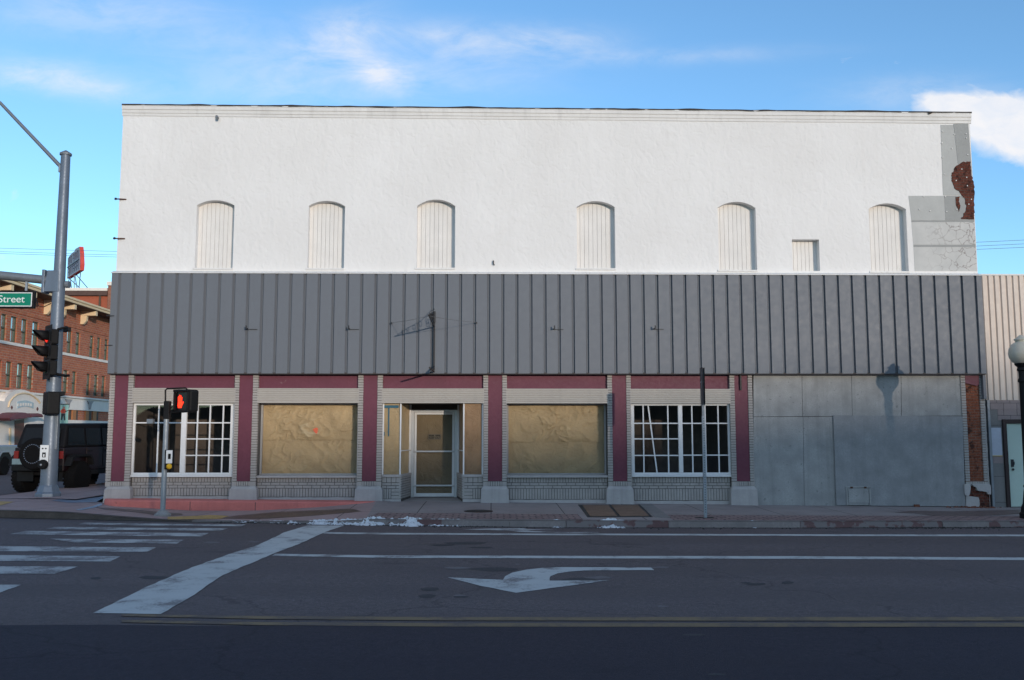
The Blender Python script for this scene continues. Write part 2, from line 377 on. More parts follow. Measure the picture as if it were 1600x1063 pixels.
def drape(px_poly, name, m, lift=.005, fn=road_z, cuts=2, label=None, maxlen=.5, z0=None):
    pts = [gnd(x, y, fn) for x, y in px_poly]
    return drape_w(pts, name, m, lift, fn, label, maxlen)
def drape_w(pts, name, m, lift=.005, fn=road_z, label=None, maxlen=.5):
    P = []
    for a, b in zip(pts, pts[1:]+pts[:1]):
        n = max(1, int((Vector(b)-Vector(a)).length/(.16 if m in (M['whiteline'], M['wornwhite']) else maxlen)))
        jt = .005 if m in (M['whiteline'], M['wornwhite']) else 0
        for i in range(n): P.append(Vector(a).lerp(Vector(b), i/n)+Vector((random.uniform(-jt,jt)*2, random.uniform(-jt,jt)*(.5 if 'line' in name else 1), 0)))
    bm = bmesh.new(); vs = [bm.verts.new((p.x, p.y, 0)) for p in P]
    es = [bm.edges.new((vs[i], vs[(i+1) % len(vs)])) for i in range(len(vs))]
    bmesh.ops.triangle_fill(bm, use_beauty=True, edges=es)
    bm.verts.index_update(); mb = MB()
    mb.v = [(v.co.x, v.co.y, fn(v.co.x, v.co.y)+lift) for v in bm.verts]; mb.f = [tuple(v.index for v in f.verts) for f in bm.faces]; bm.free()
    c = mb.v[0]
    return tag(mb.build(name, m, origin=c), kind='structure')
# darker, bluer asphalt colour on the near lanes, edge along the yellow line
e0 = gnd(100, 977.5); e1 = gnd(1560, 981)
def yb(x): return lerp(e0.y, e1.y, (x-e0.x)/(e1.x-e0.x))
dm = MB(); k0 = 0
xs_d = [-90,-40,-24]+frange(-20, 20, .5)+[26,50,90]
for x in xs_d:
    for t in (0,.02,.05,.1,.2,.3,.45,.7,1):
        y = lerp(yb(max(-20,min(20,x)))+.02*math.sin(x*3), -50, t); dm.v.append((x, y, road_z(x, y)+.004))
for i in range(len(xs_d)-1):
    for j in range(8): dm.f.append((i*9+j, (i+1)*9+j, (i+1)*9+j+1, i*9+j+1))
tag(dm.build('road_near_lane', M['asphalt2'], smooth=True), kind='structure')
z7 = lambda L: [(x/2.5, 780+y/2.5) for x, y in L]
for q in ([(330,93),(960,100),(945,107),(305,100)], [(215,110),(890,115),(860,124),(180,118)], [(100,125),(815,134),(785,147),(40,138)],
          [(195,156),(720,160),(690,175),(290,170)], [(-600,180),(610,190),(575,207),(-600,202)], [(-700,212),(470,225),(430,245),(-700,240)],
          [(-800,262),(303,265),(215,293),(-800,292)], [(-900,338),(85,336),(-20,374),(-900,376)]):
    drape(z7(q), 'crosswalk_stripe', M['wornwhite'])
drape(z7([(1200,104.5),(1110,132),(1010,180),(900,215),(750,268),(560,350),(365,448),(630,451),(760,374),(870,298),(1050,222),(1180,172),(1270,130),(1346,104.5)]), 'stop_bar', M['whiteline'], .006)
drape([(505,832.2),(600,833.3),(920,834.4),(1240,835.4),(1700,836.2),(1700,838.8),(1240,837.9),(920,836.8),(600,835.7),(505,834.6)], 'lane_line', M['whiteline'])
drape([(430,866),(600,868.6),(920,869.3),(1240,869.7),(1700,872.4),(1700,876.4),(1240,873.8),(920,873.2),(600,872.4),(425,869.2)], 'lane_line', M['whiteline'])
for dy in (0, 9.6):
    drape([(190,960.5+dy),(420,964+dy),(700,965.4+dy),(1240,965.3+dy),(1700,965+dy),(1700,971+dy),(1240,971.2+dy),(700,970.8+dy),(420,968.6+dy),(190,964+dy)], 'centre_line', M['yellowline'], .007)
za = lambda L: [(700+x/4.444, 810+y/4.444) for x, y in L]
drape(za([(0,413),(230,472),(470,520),(800,477),(1120,432),(705,436),(706,405),(760,385),(850,373),(950,365),(1200,363),(1435,362),(1412,345),(1100,343),(800,342),(650,347),(540,360),(450,380),(397,405),(385,430),(200,422)]), 'turn_arrow', M['whiteline'], maxlen=.3)
drape(za([(100,79),(340,72),(520,70),(560,78),(760,83),(540,84),(600,92),(760,96),(1040,97.5),(1050,102),(760,102.5),(530,98),(380,86)]), 'turn_arrow', M['wornwhite'], maxlen=.3)
M['stain'] = mat('dark_road_patch', (.05,.047,.05), .85, .2, 5, 30)
for cx, cy, w, h in ((730,849,34,2.4),(718,824.5,1,1),(690,852,22,1.5),(774,890,38,3.2),(905,907,30,4),(671,921,16,3),(668,932,14,3),(1180,913,16,2),(1230,911,10,2),(240,903,24,3),(150,904,9,2),(720,933,12,1.6),(1084,993,20,2),(1120,1055,16,2),(750,856,18,1.2),(1165,911,8,1.2)):
    drape([(cx+w*math.cos(a*.7854+.2)*(.8+.4*random.random()), cy+h*math.sin(a*.7854+.2)*(.8+.4*random.random())) for a in range(8)], 'road_stain', M['stain'], .003 if cy < 975 else .006)

# pavement sheet, kerb, red kerb
def pavement_mat():
    m, t, P, N, L = nt('pavement_concrete')
    co = N.new('ShaderNodeTexCoord').outputs['Object']
    sp = N.new('ShaderNodeSeparateXYZ'); L.new(co, sp.inputs[0])
    a = nz(N, L, co, .8, 5); b = nz(N, L, co, 40, 4); st = nz(N, L, co, 2, 5, .6, (1.2,.6,1))
    grey = mixc(N, L, ramp(N, L, a, [(.3, 0), (.7, 1)]), (.25,.21,.20), (.33,.285,.27))
    pink = mixc(N, L, ramp(N, L, a, [(.3, 0), (.7, 1)]), (.33,.22,.205), (.42,.29,.27))
    # x + .3*y boundary between the stained ramp and plain slabs
    q = N.new('ShaderNodeMath'); q.operation = 'MULTIPLY_ADD'; L.new(sp.outputs[1], q.inputs[0]); q.inputs[1].default_value = BS; L.new(sp.outputs[0], q.inputs[2])
    g = N.new('ShaderNodeMath'); g.operation = 'GREATER_THAN'; L.new(q.outputs[0], g.inputs[0]); g.inputs[1].default_value = BO
    c = mixc(N, L, g.outputs[0], pink, grey)
    c = mixc(N, L, ramp(N, L, b, [(.35, 0), (.75, .3)]), c, (.17,.145,.14))
    c = mixc(N, L, ramp(N, L, st, [(.58, 0), (.75, .5)]), c, (.16,.13,.12))
    # joints
    for k, (o, sz) in enumerate(((0, 1.55), (1, 2.3))):
        f = N.new('ShaderNodeMath'); f.operation = 'PINGPONG'; L.new(sp.outputs[o], f.inputs[0]); f.inputs[1].default_value = sz/2 if o == 0 else 1.2
        l = N.new('ShaderNodeMath'); l.operation = 'LESS_THAN'; L.new(f.outputs[0], l.inputs[0]); l.inputs[1].default_value = .010
        c = mixc(N, L, l.outputs[0], c, (.06,.05,.048))
    L.new(c, P.inputs['Base Color']); P.inputs['Roughness'].default_value = .85; P.inputs['Specular IOR Level'].default_value = .3
    bp = N.new('ShaderNodeBump'); bp.inputs['Distance'].default_value = .004; L.new(b, bp.inputs['Height']); L.new(bp.outputs[0], P.inputs['Normal'])
    return m
b0 = gnd(589, 784.6, pav_z); b1 = gnd(572, 809, pav_z)
BS = -(b0.x-b1.x)/(b0.y-b1.y); BO = b0.x+BS*b0.y
M['pavement'] = pavement_mat()
xs_p = frange(-12.24, XC, .13)+frange(XC, 13, .3)[1:]+[14,17,22,30,60]
ys_n = [0,.03,.1,.25,.45,.65,.82,.9,1]
pm = MB()
for x in xs_p:
    yf = pav_front(x)
    for t in ys_n:
        y = lerp(yf, YI, t/.9) if t <= .9 else .25
        pm.v.append((x, y, pav_z(x, y)))
n = len(ys_n)
for i in range(len(xs_p)-1):
    for j in range(n-1): pm.f.append((i*n+j, (i+1)*n+j, (i+1)*n+j+1, i*n+j+1))
grid_sheet([-12.24,-11.5,-10.6,-9.9], [.25,1,3,8,20,50,110], lambda x, y: .12 if x < -10.5 else .1, pm)
tag(pm.build('pavement', M['pavement'], smooth=True), kind='structure')
M['kerb'] = mat('kerb_concrete', (.22,.19,.18), .9, .22, 2.2, 25, .006, 40, streak=.2)
M['kerbred'] = mat('faded_red_kerb_paint', (.15,.085,.082), .85, .2, 4, 25, .004, 40, spots=(4, .47, (.19,.165,.16), .95))
kb = MB(); kr = []
def kerb_strip(x0, x1):
    m = MB(); xs = frange(x0, x1, .25)
    for x in xs:
        y = pav_front(x); zt = zk_top(x); zg = road_z(x, y-.02)
        # front normal on the arc handled by shifting in y only
        m.v += [(x, y-.004, zg-.25), (x, y-.004, max(zt-.03, zg-.2)), (x, y+.02, zt+.003), (x, y+.15, zt+.005), (x, y+.16, zt-.05)]
    for i in range(len(xs)-1):
        for j in range(4): m.f.append((i*5+j, (i+1)*5+j, (i+1)*5+j+1, i*5+j+1))
    return m
def xk(px): return fx(px, 815, YK)
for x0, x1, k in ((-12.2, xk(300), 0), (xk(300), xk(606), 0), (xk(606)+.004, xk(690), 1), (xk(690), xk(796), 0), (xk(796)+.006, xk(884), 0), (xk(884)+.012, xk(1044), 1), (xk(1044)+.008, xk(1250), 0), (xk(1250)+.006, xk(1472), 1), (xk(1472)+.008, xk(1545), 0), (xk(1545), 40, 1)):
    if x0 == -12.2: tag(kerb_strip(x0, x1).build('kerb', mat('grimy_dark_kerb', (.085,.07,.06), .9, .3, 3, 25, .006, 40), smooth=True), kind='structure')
    elif k == 0: kb.add(*(lambda q: (q.v, q.f))(kerb_strip(x0, x1)))
    else:
        q = kerb_strip(x0, x1); tag(q.build('kerb', M['kerbred'], smooth=True), kind='structure')
tag(kb.build('kerb', M['kerb'], smooth=True), kind='structure')
# dark strip of uneven width along the gutter
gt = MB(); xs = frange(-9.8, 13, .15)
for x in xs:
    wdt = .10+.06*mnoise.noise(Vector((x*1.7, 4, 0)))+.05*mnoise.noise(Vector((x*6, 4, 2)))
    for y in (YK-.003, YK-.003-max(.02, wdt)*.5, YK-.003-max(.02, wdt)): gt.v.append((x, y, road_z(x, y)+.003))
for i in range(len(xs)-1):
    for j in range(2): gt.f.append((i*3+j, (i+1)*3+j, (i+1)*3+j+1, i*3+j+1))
tag(gt.build('gutter_dark_strip', mat('gutter_dark_strip', (.035,.03,.028), .9, .3, 5, 30, .005, 40)), kind='structure')
# brick paver strip behind the kerb
M['paver'] = brick_mat('brick_pavers', (.24,.16,.15), (.34,.24,.22), (.07,.06,.06), 'z', .26, .16, .022, .004, .3)
for a, b in ((574, 905), (1040, 1900)):
    xa = gnd(a, 806, pav_z).x; xb = gnd(b, 806, pav_z).x
    m = MB(); xs = frange(xa, xb, .4)
    for x in xs:
        for y in (YK+.17, YK+.5, YK+.85, YK+1.2): m.v.append((x+(.12 if a == 574 and x == xa else 0)*(y-YK), y, pav_z(x, y)+.005))
    for i in range(len(xs)-1):
        for j in range(3): m.f.append((i*4+j, (i+1)*4+j, (i+1)*4+j+1, i*4+j+1))
    tag(m.build('paver_strip', M['paver']), kind='structure')
# wet stain and coloured spots on the ramp
M['wet'] = mat('wet_brown_concrete', (.09,.052,.042), .45, .2, 3, 20, .002, 40)
drape([(340,810.5),(375,805.5),(430,800.5),(490,798),(545,795.3),(574,797.2),(560,800),(520,803.5),(470,807.5),(400,811.5)], 'wet_stain', M['wet'], .006, pav_z)
M['wet2'] = mat('damp_concrete', (.15,.105,.095), .6, .2, 3, 20, .002, 40)
drape([(150,793),(220,797.5),(284,803),(286,805.5),(250,806),(215,801),(160,796)], 'wet_stain', M['wet2'], .006, pav_z)
drape([(1398,801),(1425,798.5),(1490,799.5),(1600,797),(1600,803),(1540,806),(1498,807.5),(1455,806),(1440,803)], 'wet_stain', M['wet2'], .006, pav_z)
drape([(80,783),(105,778),(130,772),(165,767.5),(163,778),(150,785),(110,786)], 'wet_stain', mat('bluish_thaw_water', (.17,.165,.21), .35, .3, 4, 15), .006, pav_z)
drape([(118,797),(145,791.5),(158,787),(160,790),(146,794),(125,798)], 'wet_stain', mat('bluish_meltwater', (.22,.215,.27), .35, .3, 4, 15), .006, pav_z)
M['tactile'] = mat('yellow_tactile_paving', (.50,.31,.11), .85, .2, 5, 30, .01, 12, spots=(8, .6, (.2,.14,.1), .7))
drape([(-40,783),(22,784.5),(0,790.5),(-40,791)], 'tactile_paving', M['tactile'], .007, pav_z)
drape([(262,808.2),(330,805.3),(358,806.8),(345,811.3),(262,812.5)], 'tactile_paving', M['tactile'], .007, pav_z)
M['redkerb'] = mat('red_painted_concrete', (.64,.19,.16), .8, .14, 2, 20, .004, 40, streak=.2, spots=(8, .7, (.2,.08,.07), .6))
rk = MB(); xs = frange(fx(153, 785, YI), fx(588, 784.5, YI), .2)
for i, x in enumerate(xs):
    zt = zb(x)+.012; zl = z_in(x)-.15
    yo = .35 if i == 0 else (.12 if i == 1 else 0)
    rk.v += [(x, YI+yo, zl), (x, YI+yo, zt-.03), (x, YI+yo+.03, zt), (x, .1, zt), (x, .1, zl)]
for i in range(len(xs)-1):
    for j in range(4): rk.f.append((i*5+j, (i+1)*5+j, (i+1)*5+j+1, i*5+j+1))
rk.f += [(4,3,2,1,0), tuple(len(rk.v)-5+i for i in range(5))]
tag(rk.build('kerb', M['redkerb'], smooth=True), kind='structure')
for px in (297, 399):                               # joints
    x = fx(px, 790, YI); q = MB().box(x-.006, x+.006, YI-.003, YI+.05, z_in(x)-.02, zb(x)-.01)
    tag(q.build('kerb', M['mortar']), kind='structure')
# far ground
gm = MB().quad((-900,-900,-1.2),(900,-900,-1.2),(900,900,-1.2),(-900,900,-1.2))
tag(gm.build('ground', mat('dry_ground', (.16,.13,.10), .95, .2, .05, 2)), kind='structure')
# unseen ridge added behind the photographer, shaped to shade the lower facade
SUN_AZ, SUN_EL = 24.5, 6.2
hm = MB(); hx = frange(-300, 620, 10); hy = frange(-520, -80, 11)
def ridge(x, y):
    base = 245/math.cos(R(SUN_AZ))*math.tan(R(SUN_EL))
    top = base+HILL0+HILL1*(x-111)+.5*mnoise.noise(Vector((x*.03,0,0)))
    t = (y+245)/55; prof = math.exp(-t*t*1.2) if t > 0 else 1/(1+(t*.35)**2)
    return -1.2+max(0, (top+1.2)*prof)+(0 if abs(t) < .3 else .8*mnoise.noise(Vector((x*.02, y*.02, 3))))
HILL0, HILL1 = 1.5, .105
grid_sheet(hx, hy, ridge, hm)
tag(hm.build('shading_hill', mat('shading_hill_ground', (.09,.075,.05), .95, .3, .05, .6), smooth=True), kind='structure')
# snow along the gutter
M['snow'] = mat('dirty_snow', (.74,.74,.76), .8, .15, 5, 25, .03, 30, spots=(14, .57, (.2,.19,.18), .85))
def snow_strip(x0, x1, hmax, w, seed):
    m = MB(); xs = frange(x0, x1, .02); k = 14
    for x in xs:
        e = math.sin(math.pi*(x-x0)/(x1-x0))**.5 if x0 < x < x1 else 0
        nn = .5+.9*mnoise.noise(Vector((x*2.3, seed, 0)))+.5*mnoise.noise(Vector((x*9, seed, 4)))
        h = hmax*.8*e*max(0, min(1.2, nn+.35*mnoise.noise(Vector((x*25, seed, 2)))))
        for j in range(k):
            t = j/(k-1); y = YK+.10-w*(.75+.5*mnoise.noise(Vector((x*3, seed+9, 1))))*t
            zt = lerp(zk_top(x)-.01, road_z(x, YK-.3)-.02, sstep(.12, .4, t)) if True else 0
            m.v.append((x, y, zt+(h+.018*e)*math.sin(math.pi*min(1, .12+t*.9))*(1+.45*mnoise.noise(Vector((x*16, y*22, seed)))+.35*mnoise.noise(Vector((x*40, y*50, seed))))-.004-.03*(j in (0, k-1))))
    for i in range(len(xs)-1):
        for j in range(k-1): m.f.append((i*k+j, (i+1)*k+j, (i+1)*k+j+1, i*k+j+1))
    return m
sn = MB()
for px0, px1, h, w, sd in ((345,470,.035,.3,1),(440,600,.09,.4,2),(556,664,.13,.42,3),(650,735,.06,.35,4),(858,884,.06,.3,5),(905,985,.07,.3,6),(1170,1196,.03,.3,7)):
    q = snow_strip(xk(px0), xk(px1), h, w, sd); sn.add(q.v, q.f)
tag(sn.build('snow', M['snow'], smooth=True), kind='stuff')
# debris in the gutter
db = MB()
for k in range(700):
    px = random.choice((random.uniform(340, 760), random.uniform(340,1600), random.uniform(1380,1560))); x = xk(px); y = YK-.02-abs(random.gauss(0, .12)); s = random.uniform(.006, .02)
    z = road_z(x, y); db.hexa([(x-s,y-s,z),(x+s,y-s*.6,z),(x+s*.8,y+s,z),(x-s,y+s*.7,z)], [(x-s*.5,y-s*.4,z+s),(x+s*.5,y-s*.5,z+s*.8),(x+s*.4,y+s*.5,z+s),(x-s*.5,y+s*.4,z+s*.7)])
tag(db.build('gutter_grit', M['tar']), kind='stuff')
# cellar hatch and manhole cover
M['rustplate'] = mat('rusty_steel_plate', (.20,.125,.085), .75, .2, 3, 20, .003, 30)
M['scuff'] = mat('pale_road_scuff', (.16,.14,.14), .9, .2, 6, 30)
for cx, cy, w, h in ((718,931,11,1.4),(1032,887,16,1.5),(935,903,24,2.2),(714,888,20,2),(808,882,4,1),(330,848,14,1.2),(396,847,12,1),(1035,948,10,1.5)):
    drape([(cx+w*math.cos(a*.7854+.2)*(.7+.5*random.random()), cy+h*math.sin(a*.7854+.2)*(.7+.5*random.random())) for a in range(8)], 'road_scuff', M['scuff'], .003 if cy < 975 else .006)
c = gnd(955, 800, pav_z)
t = thing('cellar_hatch', 'pair of rusty steel cellar doors set flush in the pavement', 'hatch', (c.x, c.y, c.z))
hp = [gnd(*p, pav_z) for p in ((910,790),(953,790),(997,790),(1014,806.5),(967,807),(922,807))]
def leaf(a, b, c_, d):
    m = MB(); V = [a, b, c_, d]; m.hexa([(v.x, v.y, v.z-.03) for v in V], [(v.x, v.y, v.z+.010) for v in V]); return m
g = .03
leaf(hp[5], hp[4]-Vector((g,0,0)), hp[1]-Vector((g,0,0)), hp[0]).build('door_leaf', M['rustplate'], t, bevel=.003)
leaf(hp[4]+Vector((g,0,0)), hp[3], hp[2], hp[1]+Vector((g,0,0))).build('door_leaf', M['rustplate'], t, bevel=.003)
fr = MB()
hc = [gnd(*p, pav_z) for p in ((903,789),(1000,789),(1020,808.2),(918,808.6))]
fr.hexa([(v.x, v.y, v.z-.03) for v in (hc[3],hc[2],hc[1],hc[0])], [(v.x, v.y, v.z+.005) for v in (hc[3],hc[2],hc[1],hc[0])])
fr.build('frame', M['iron'], t)
sl = [gnd(*p, pav_z) for p in ((998,788),(1018,788),(1048,809),(1024,809))]
tag(leaf(sl[3], sl[2], sl[1], sl[0]).build('paving_slab', mat('pale_concrete_slab', (.21,.195,.185), .85, .15, 3, 25)), kind='structure')
a, b = gnd(725.5, 799, pav_z), gnd(769, 799, pav_z); c = (a+b)/2; rr = (b.x-a.x)/2
t = thing('manhole_cover', 'round black manhole cover in the pavement before the shop door', 'manhole cover', c)
mc = MB().lathe([(rr*.99,-.02),(rr*.99,.008),(rr*.95,.011),(rr*.3,.012)], c, 'z', 36)
mc.build('cover', mat('dark_cast_iron', (.022,.02,.02), .7, .2, 8, 40), t)
MB().lathe([(rr*1.05,-.02),(rr*1.05,.006),(rr*1.0,.006)], c, 'z', 36).build('rim', M['rust'], t)

# ------------------------------------------------------------ the vacant corner shop building
bld = thing('commercial_building', 'vacant two storey corner building with white stucco top, grey metal band and burgundy shopfront', 'building', (0.6, 0, zb(.6)))
ZF0 = lambda x: lerp(fz(168,583.6,-.16), fz(1541,584,-.16), (x+9.4)/21.5)     # bottom of cladding
ZF1 = lambda x: lerp(fz(176,426.5,-.16), fz(1533,430.5,-.16), (x+9.4)/21.5)   # top of cladding
XL, XRt = fx(186.5,310,0), fx(1521.5,310,0)
ZT = lambda x: lerp(fz(192,165,0), fz(1515,177.5,0), (x-XL)/(XRt-XL))
def arch(l, r, spring, apex, bot):
    xl = fx(l, (spring+bot)/2); xr = fx(r, (spring+bot)/2); zs = fz((l+r)/2, spring); za_ = fz((l+r)/2, apex); z0 = fz((l+r)/2, bot)
    h = za_-zs; w = (xr-xl)/2; rad = (w*w+h*h)/(2*h); cz = za_-rad; cx = (xl+xr)/2; a0 = math.asin(w/rad)
    return [(xl, z0), (xr, z0)]+[(cx+rad*math.sin(a), cz+rad*math.cos(a)) for a in [a0-2*a0*i/14 for i in range(15)]]
holes = []
for l, r, s, a, b in ((306,364.8,321,313,419),(481.3,538.2,322,314,419.3),(651.3,711,322,312,418.7),(901.5,961.2,323.6,314.5,419.4),(1122.5,1181.8,325,315.5,422),(1359.2,1417.8,327,318,424)):
    holes.append(arch(l, r, s, a, b))
l, r = fx(1238.2,400), fx(1280.6,400); z0, z1 = fz(1260,423.6), fz(1260,374.3)
holes.append([(l,z0),(r,z0),(r,z1),(l,z1)])
ZLOW = ZF0(0)-.02
outer = [(XL, ZLOW), (XRt, ZLOW), (XRt, ZT(XRt)), (XL, ZT(XL))]
w = poly_sheet([[(x, 0, z) for x, z in outer]]+[[(x, 0, z) for x, z in h] for h in holes])
BACK = 26.0
w.quad((XL,0,ZLOW),(XL,0,ZT(XL)),(XL,BACK,ZT(XL)),(XL,BACK,-.6)); w.add([(XL,.35,-.6),(XL,BACK,-.6),(XL,.35,ZLOW)], [(0,1,2)]); w.quad((XL,0,ZLOW),(XL,.35,ZLOW),(XL,.35,-.3),(XL,0,-.3))
w.quad((XRt,0,-.6),(XRt,BACK,-.6),(XRt,BACK,ZT(XRt)),(XRt,0,ZT(XRt)))
w.quad((XL,BACK,-.6),(XRt,BACK,-.6),(XRt,BACK,ZT(XRt)),(XL,BACK,ZT(XL)))
w.build('wall', M['stucco'], bld)
for h in holes:
    n = len(h); rv = MB()
    for i in range(n):
        (xa, za0), (xb_, zb0) = h[i], h[(i+1) % n]
        rv.quad((xa,0,za0),(xb_,0,zb0),(xb_,.26,zb0),(xa,.26,za0))
    rv.build('window_reveal', M['stucco'], bld)
MB().quad((XL,.05,ZT(XL)-.25),(XRt,.05,ZT(XRt)-.25),(XRt,BACK,ZT(XRt)-.25),(XL,BACK,ZT(XL)-.25)).build('roof', M['tar'], bld)
for h in holes:
    x0 = min(p[0] for p in h)-.01; x1 = max(p[0] for p in h)+.01; z0 = h[0][1]-.01; zt = max(p[1] for p in h)+.02
    m = MB(); n = 9 if x1-x0 > .8 else 7
    for i in range(n):
        a = lerp(x0, x1, i/n); b = lerp(x0, x1, (i+1)/n)-.006; dy = random.uniform(0,.006)
        m.box(a, b, .19+dy, .22, z0, zt)
    m.box(x0, x1, .215, .235, z0, zt)
    s = m.build('plank_shutter', M['plank'], bld, bevel=.002)
    if len(h) > 4:
        MB().box(x0-.03, x1+.0, -.025, .06, z0-.035, z0+.01).build('sill', M['trim'], bld, bevel=.004)
# cornice
prof = [(0,-.27),(-.014,-.264),(-.016,-.20),(-.030,-.194),(-.033,-.115),(-.050,-.110),(-.053,-.03),(-.060,-.027),(-.060,0),(.12,0)]
cm = MB(); xs = frange(XL-.02, XRt+.03, .5); k = len(prof)
for x in xs:
    j = .012*mnoise.noise(Vector((x*.5,2,0)))
    for y, dz in prof: cm.v.append((x, y+j*.4, ZT(x)+dz+j*.6))
for i in range(len(xs)-1):
    for j in range(k-1): cm.f.append((i*k+j, (i+1)*k+j, (i+1)*k+j+1, i*k+j+1))
cm.f += [tuple(range(k)), tuple(range(len(cm.v)-k, len(cm.v)))[::-1]]
cor = cm.build('cornice', M['trim'], bld)
tm = MB(); xs = frange(XL-.025, XRt+.035, .11)
for x in xs:
    h = .022+.012*mnoise.noise(Vector((x*2.7,5,0)))+.03*max(0, mnoise.noise(Vector((x*.9,8,0)))); o = .012*mnoise.noise(Vector((x*4,9,0)))
    tm.v += [(x,-.065-o,ZT(x)-.012-.02*max(0, mnoise.noise(Vector((x*1.3,7,0))))), (x,-.06-o,ZT(x)+h), (x,.15,ZT(x)+h), (x,.15,ZT(x))]
for i in range(len(xs)-1):
    for j in range(3): tm.f.append((i*4+j, (i+1)*4+j, (i+1)*4+j+1, i*4+j+1))
tm.f += [(0,1,2,3), tuple(len(tm.v)-1-i for i in range(4))]
x0 = fx(1447,176); 
tm.add([(x0,-.085,ZT(x0)+.01),(x0+.2,-.085,ZT(x0)+.01),(x0+.03,-.085,ZT(x0)-.07)], [(0,1,2)])
tm.build('coping', M['tar'], cor)
# cement patches at the right-hand end
def patch(px, name, m, y, parent=bld, thick=.006):
    pts = [(fx(a, b, 0), fz(a, b, 0)) for a, b in px]
    return MB().prism_y(pts, y, y+thick).build(name, m, parent)
patch([(1469.6,195.5),(1489.5,195.5),(1502,305.5),(1473.5,305.5)], 'cement_patch', M['patch'], -.008)
patch([(1489.7,194),(1512.6,193.5),(1518.5,270),(1520,305.5),(1502.2,305.5)], 'cement_patch', M['patchdark'], -.010)
patch([(1419.5,306.3),(1475,306.3),(1477,344.5),(1424,344.5)], 'cement_patch', M['patch'], -.007)
patch([(1475.2,306.2),(1520,306),(1522.4,344.5),(1477.2,344.5)], 'cement_patch', M['patchdark'], -.0075)
crk = mat('cracked_grey_stucco', (.50,.50,.485), .85, .08, 3, 30, .003, 50)
def crack_mat():
    m, t, P, N, L = nt('crazed_stucco'); co = N.new('ShaderNodeTexCoord').outputs['Object']
    v = N.new('ShaderNodeTexVoronoi'); v.feature = 'DISTANCE_TO_EDGE'; v.inputs['Scale'].default_value = 4.2
    n3 = N.new('ShaderNodeTexNoise'); n3.inputs['Scale'].default_value = 4; n3.inputs['Detail'].default_value = 4; L.new(co, n3.inputs['Vector'])
    ad = N.new('ShaderNodeVectorMath'); ad.operation = 'MULTIPLY_ADD'; L.new(n3.outputs['Color'], ad.inputs[0]); ad.inputs[1].default_value = (.35,.35,.35); L.new(co, ad.inputs[2]); L.new(ad.outputs[0], v.inputs['Vector'])
    sp = N.new('ShaderNodeSeparateXYZ'); L.new(co, sp.inputs[0]); g = N.new('ShaderNodeMapRange'); L.new(sp.outputs[0], g.inputs[0]); g.inputs[1].default_value = fx(1440,400); g.inputs[2].default_value = fx(1500,400)
    f = N.new('ShaderNodeMath'); f.operation = 'MULTIPLY'; L.new(ramp(N, L, v.outputs['Distance'], [(.012, .7), (.04, 0)]), f.inputs[0]); L.new(g.outputs[0], f.inputs[1])
    a = nz(N, L, co, 3, 5); c = mixc(N, L, ramp(N, L, a, [(.3, 0), (.7, 1)]), (.45,.455,.445), (.53,.53,.515)); c = mixc(N, L, f.outputs[0], c, (.16,.13,.12))
    L.new(c, P.inputs['Base Color']); P.inputs['Roughness'].default_value = .85; return m
M['crazed'] = crack_mat()
patch([(1424,347.5),(1522.5,347.5),(1524.3,382.5),(1427,382.5)], 'cement_patch', M['crazed'], -.006)
patch([(1427.4,386.5),(1524.6,386.5),(1526.6,423.8),(1429.3,423.8)], 'cement_patch', M['crazed'], -.006)
patch([(1424,344.7),(1522.4,344.7),(1522.5,347.3),(1424.2,347.3)], 'cement_patch', M['patchdark'], -.005)
patch([(1427,382.7),(1524.3,382.7),(1524.6,386.3),(1427.3,386.3)], 'cement_patch', M['patchdark'], -.005)
zr = lambda L: [(1380+x/3.795, 160+y/3.795) for x, y in L]
def rough(poly, n=4, amp=.8):
    out = []
    for (a, b), (c, d) in zip(poly, poly[1:]+poly[:1]):
        for i in range(n): out.append((lerp(a, c, i/n)+random.uniform(-amp,amp)*(i > 0), lerp(b, d, i/n)+random.uniform(-amp,amp)*(i > 0)))
    return out
patch(rough(zr([(515,352),(465,357),(425,385),(405,430),(403,465),(420,510),(460,545),(483,575),(492,620),(475,672),(462,692),(538,694),(538,640),(538,560),(536,490),(524,440),(516,395)]), 5, 1.0), 'exposed_brick', M['rustbrick'], -.022, thick=.02)
patch(rough(zr([(428,562),(452,560),(446,590),(456,612),(448,650),(430,610)]), 3, .6), 'exposed_brick', M['rustbrick'], -.018, thick=.015)
for x, y in ((350,175),(420,192),(488,188),(490,214),(346,243),(405,275),(498,312),(350,328),(463,398),(362,428),(492,447),(430,466),(496,497),(238,560),(366,560),(520,577),(505,606),(212,637),(276,645),(434,636),(374,650)):
    a, b = zr([(x, y)])[0]; MB().lathe([(.014,-.005),(.014,-.03),(.006,-.032)], (fx(a, b), 0, fz(a, b)), 'y', 8).build('anchor_plate', M['trim'], bld)
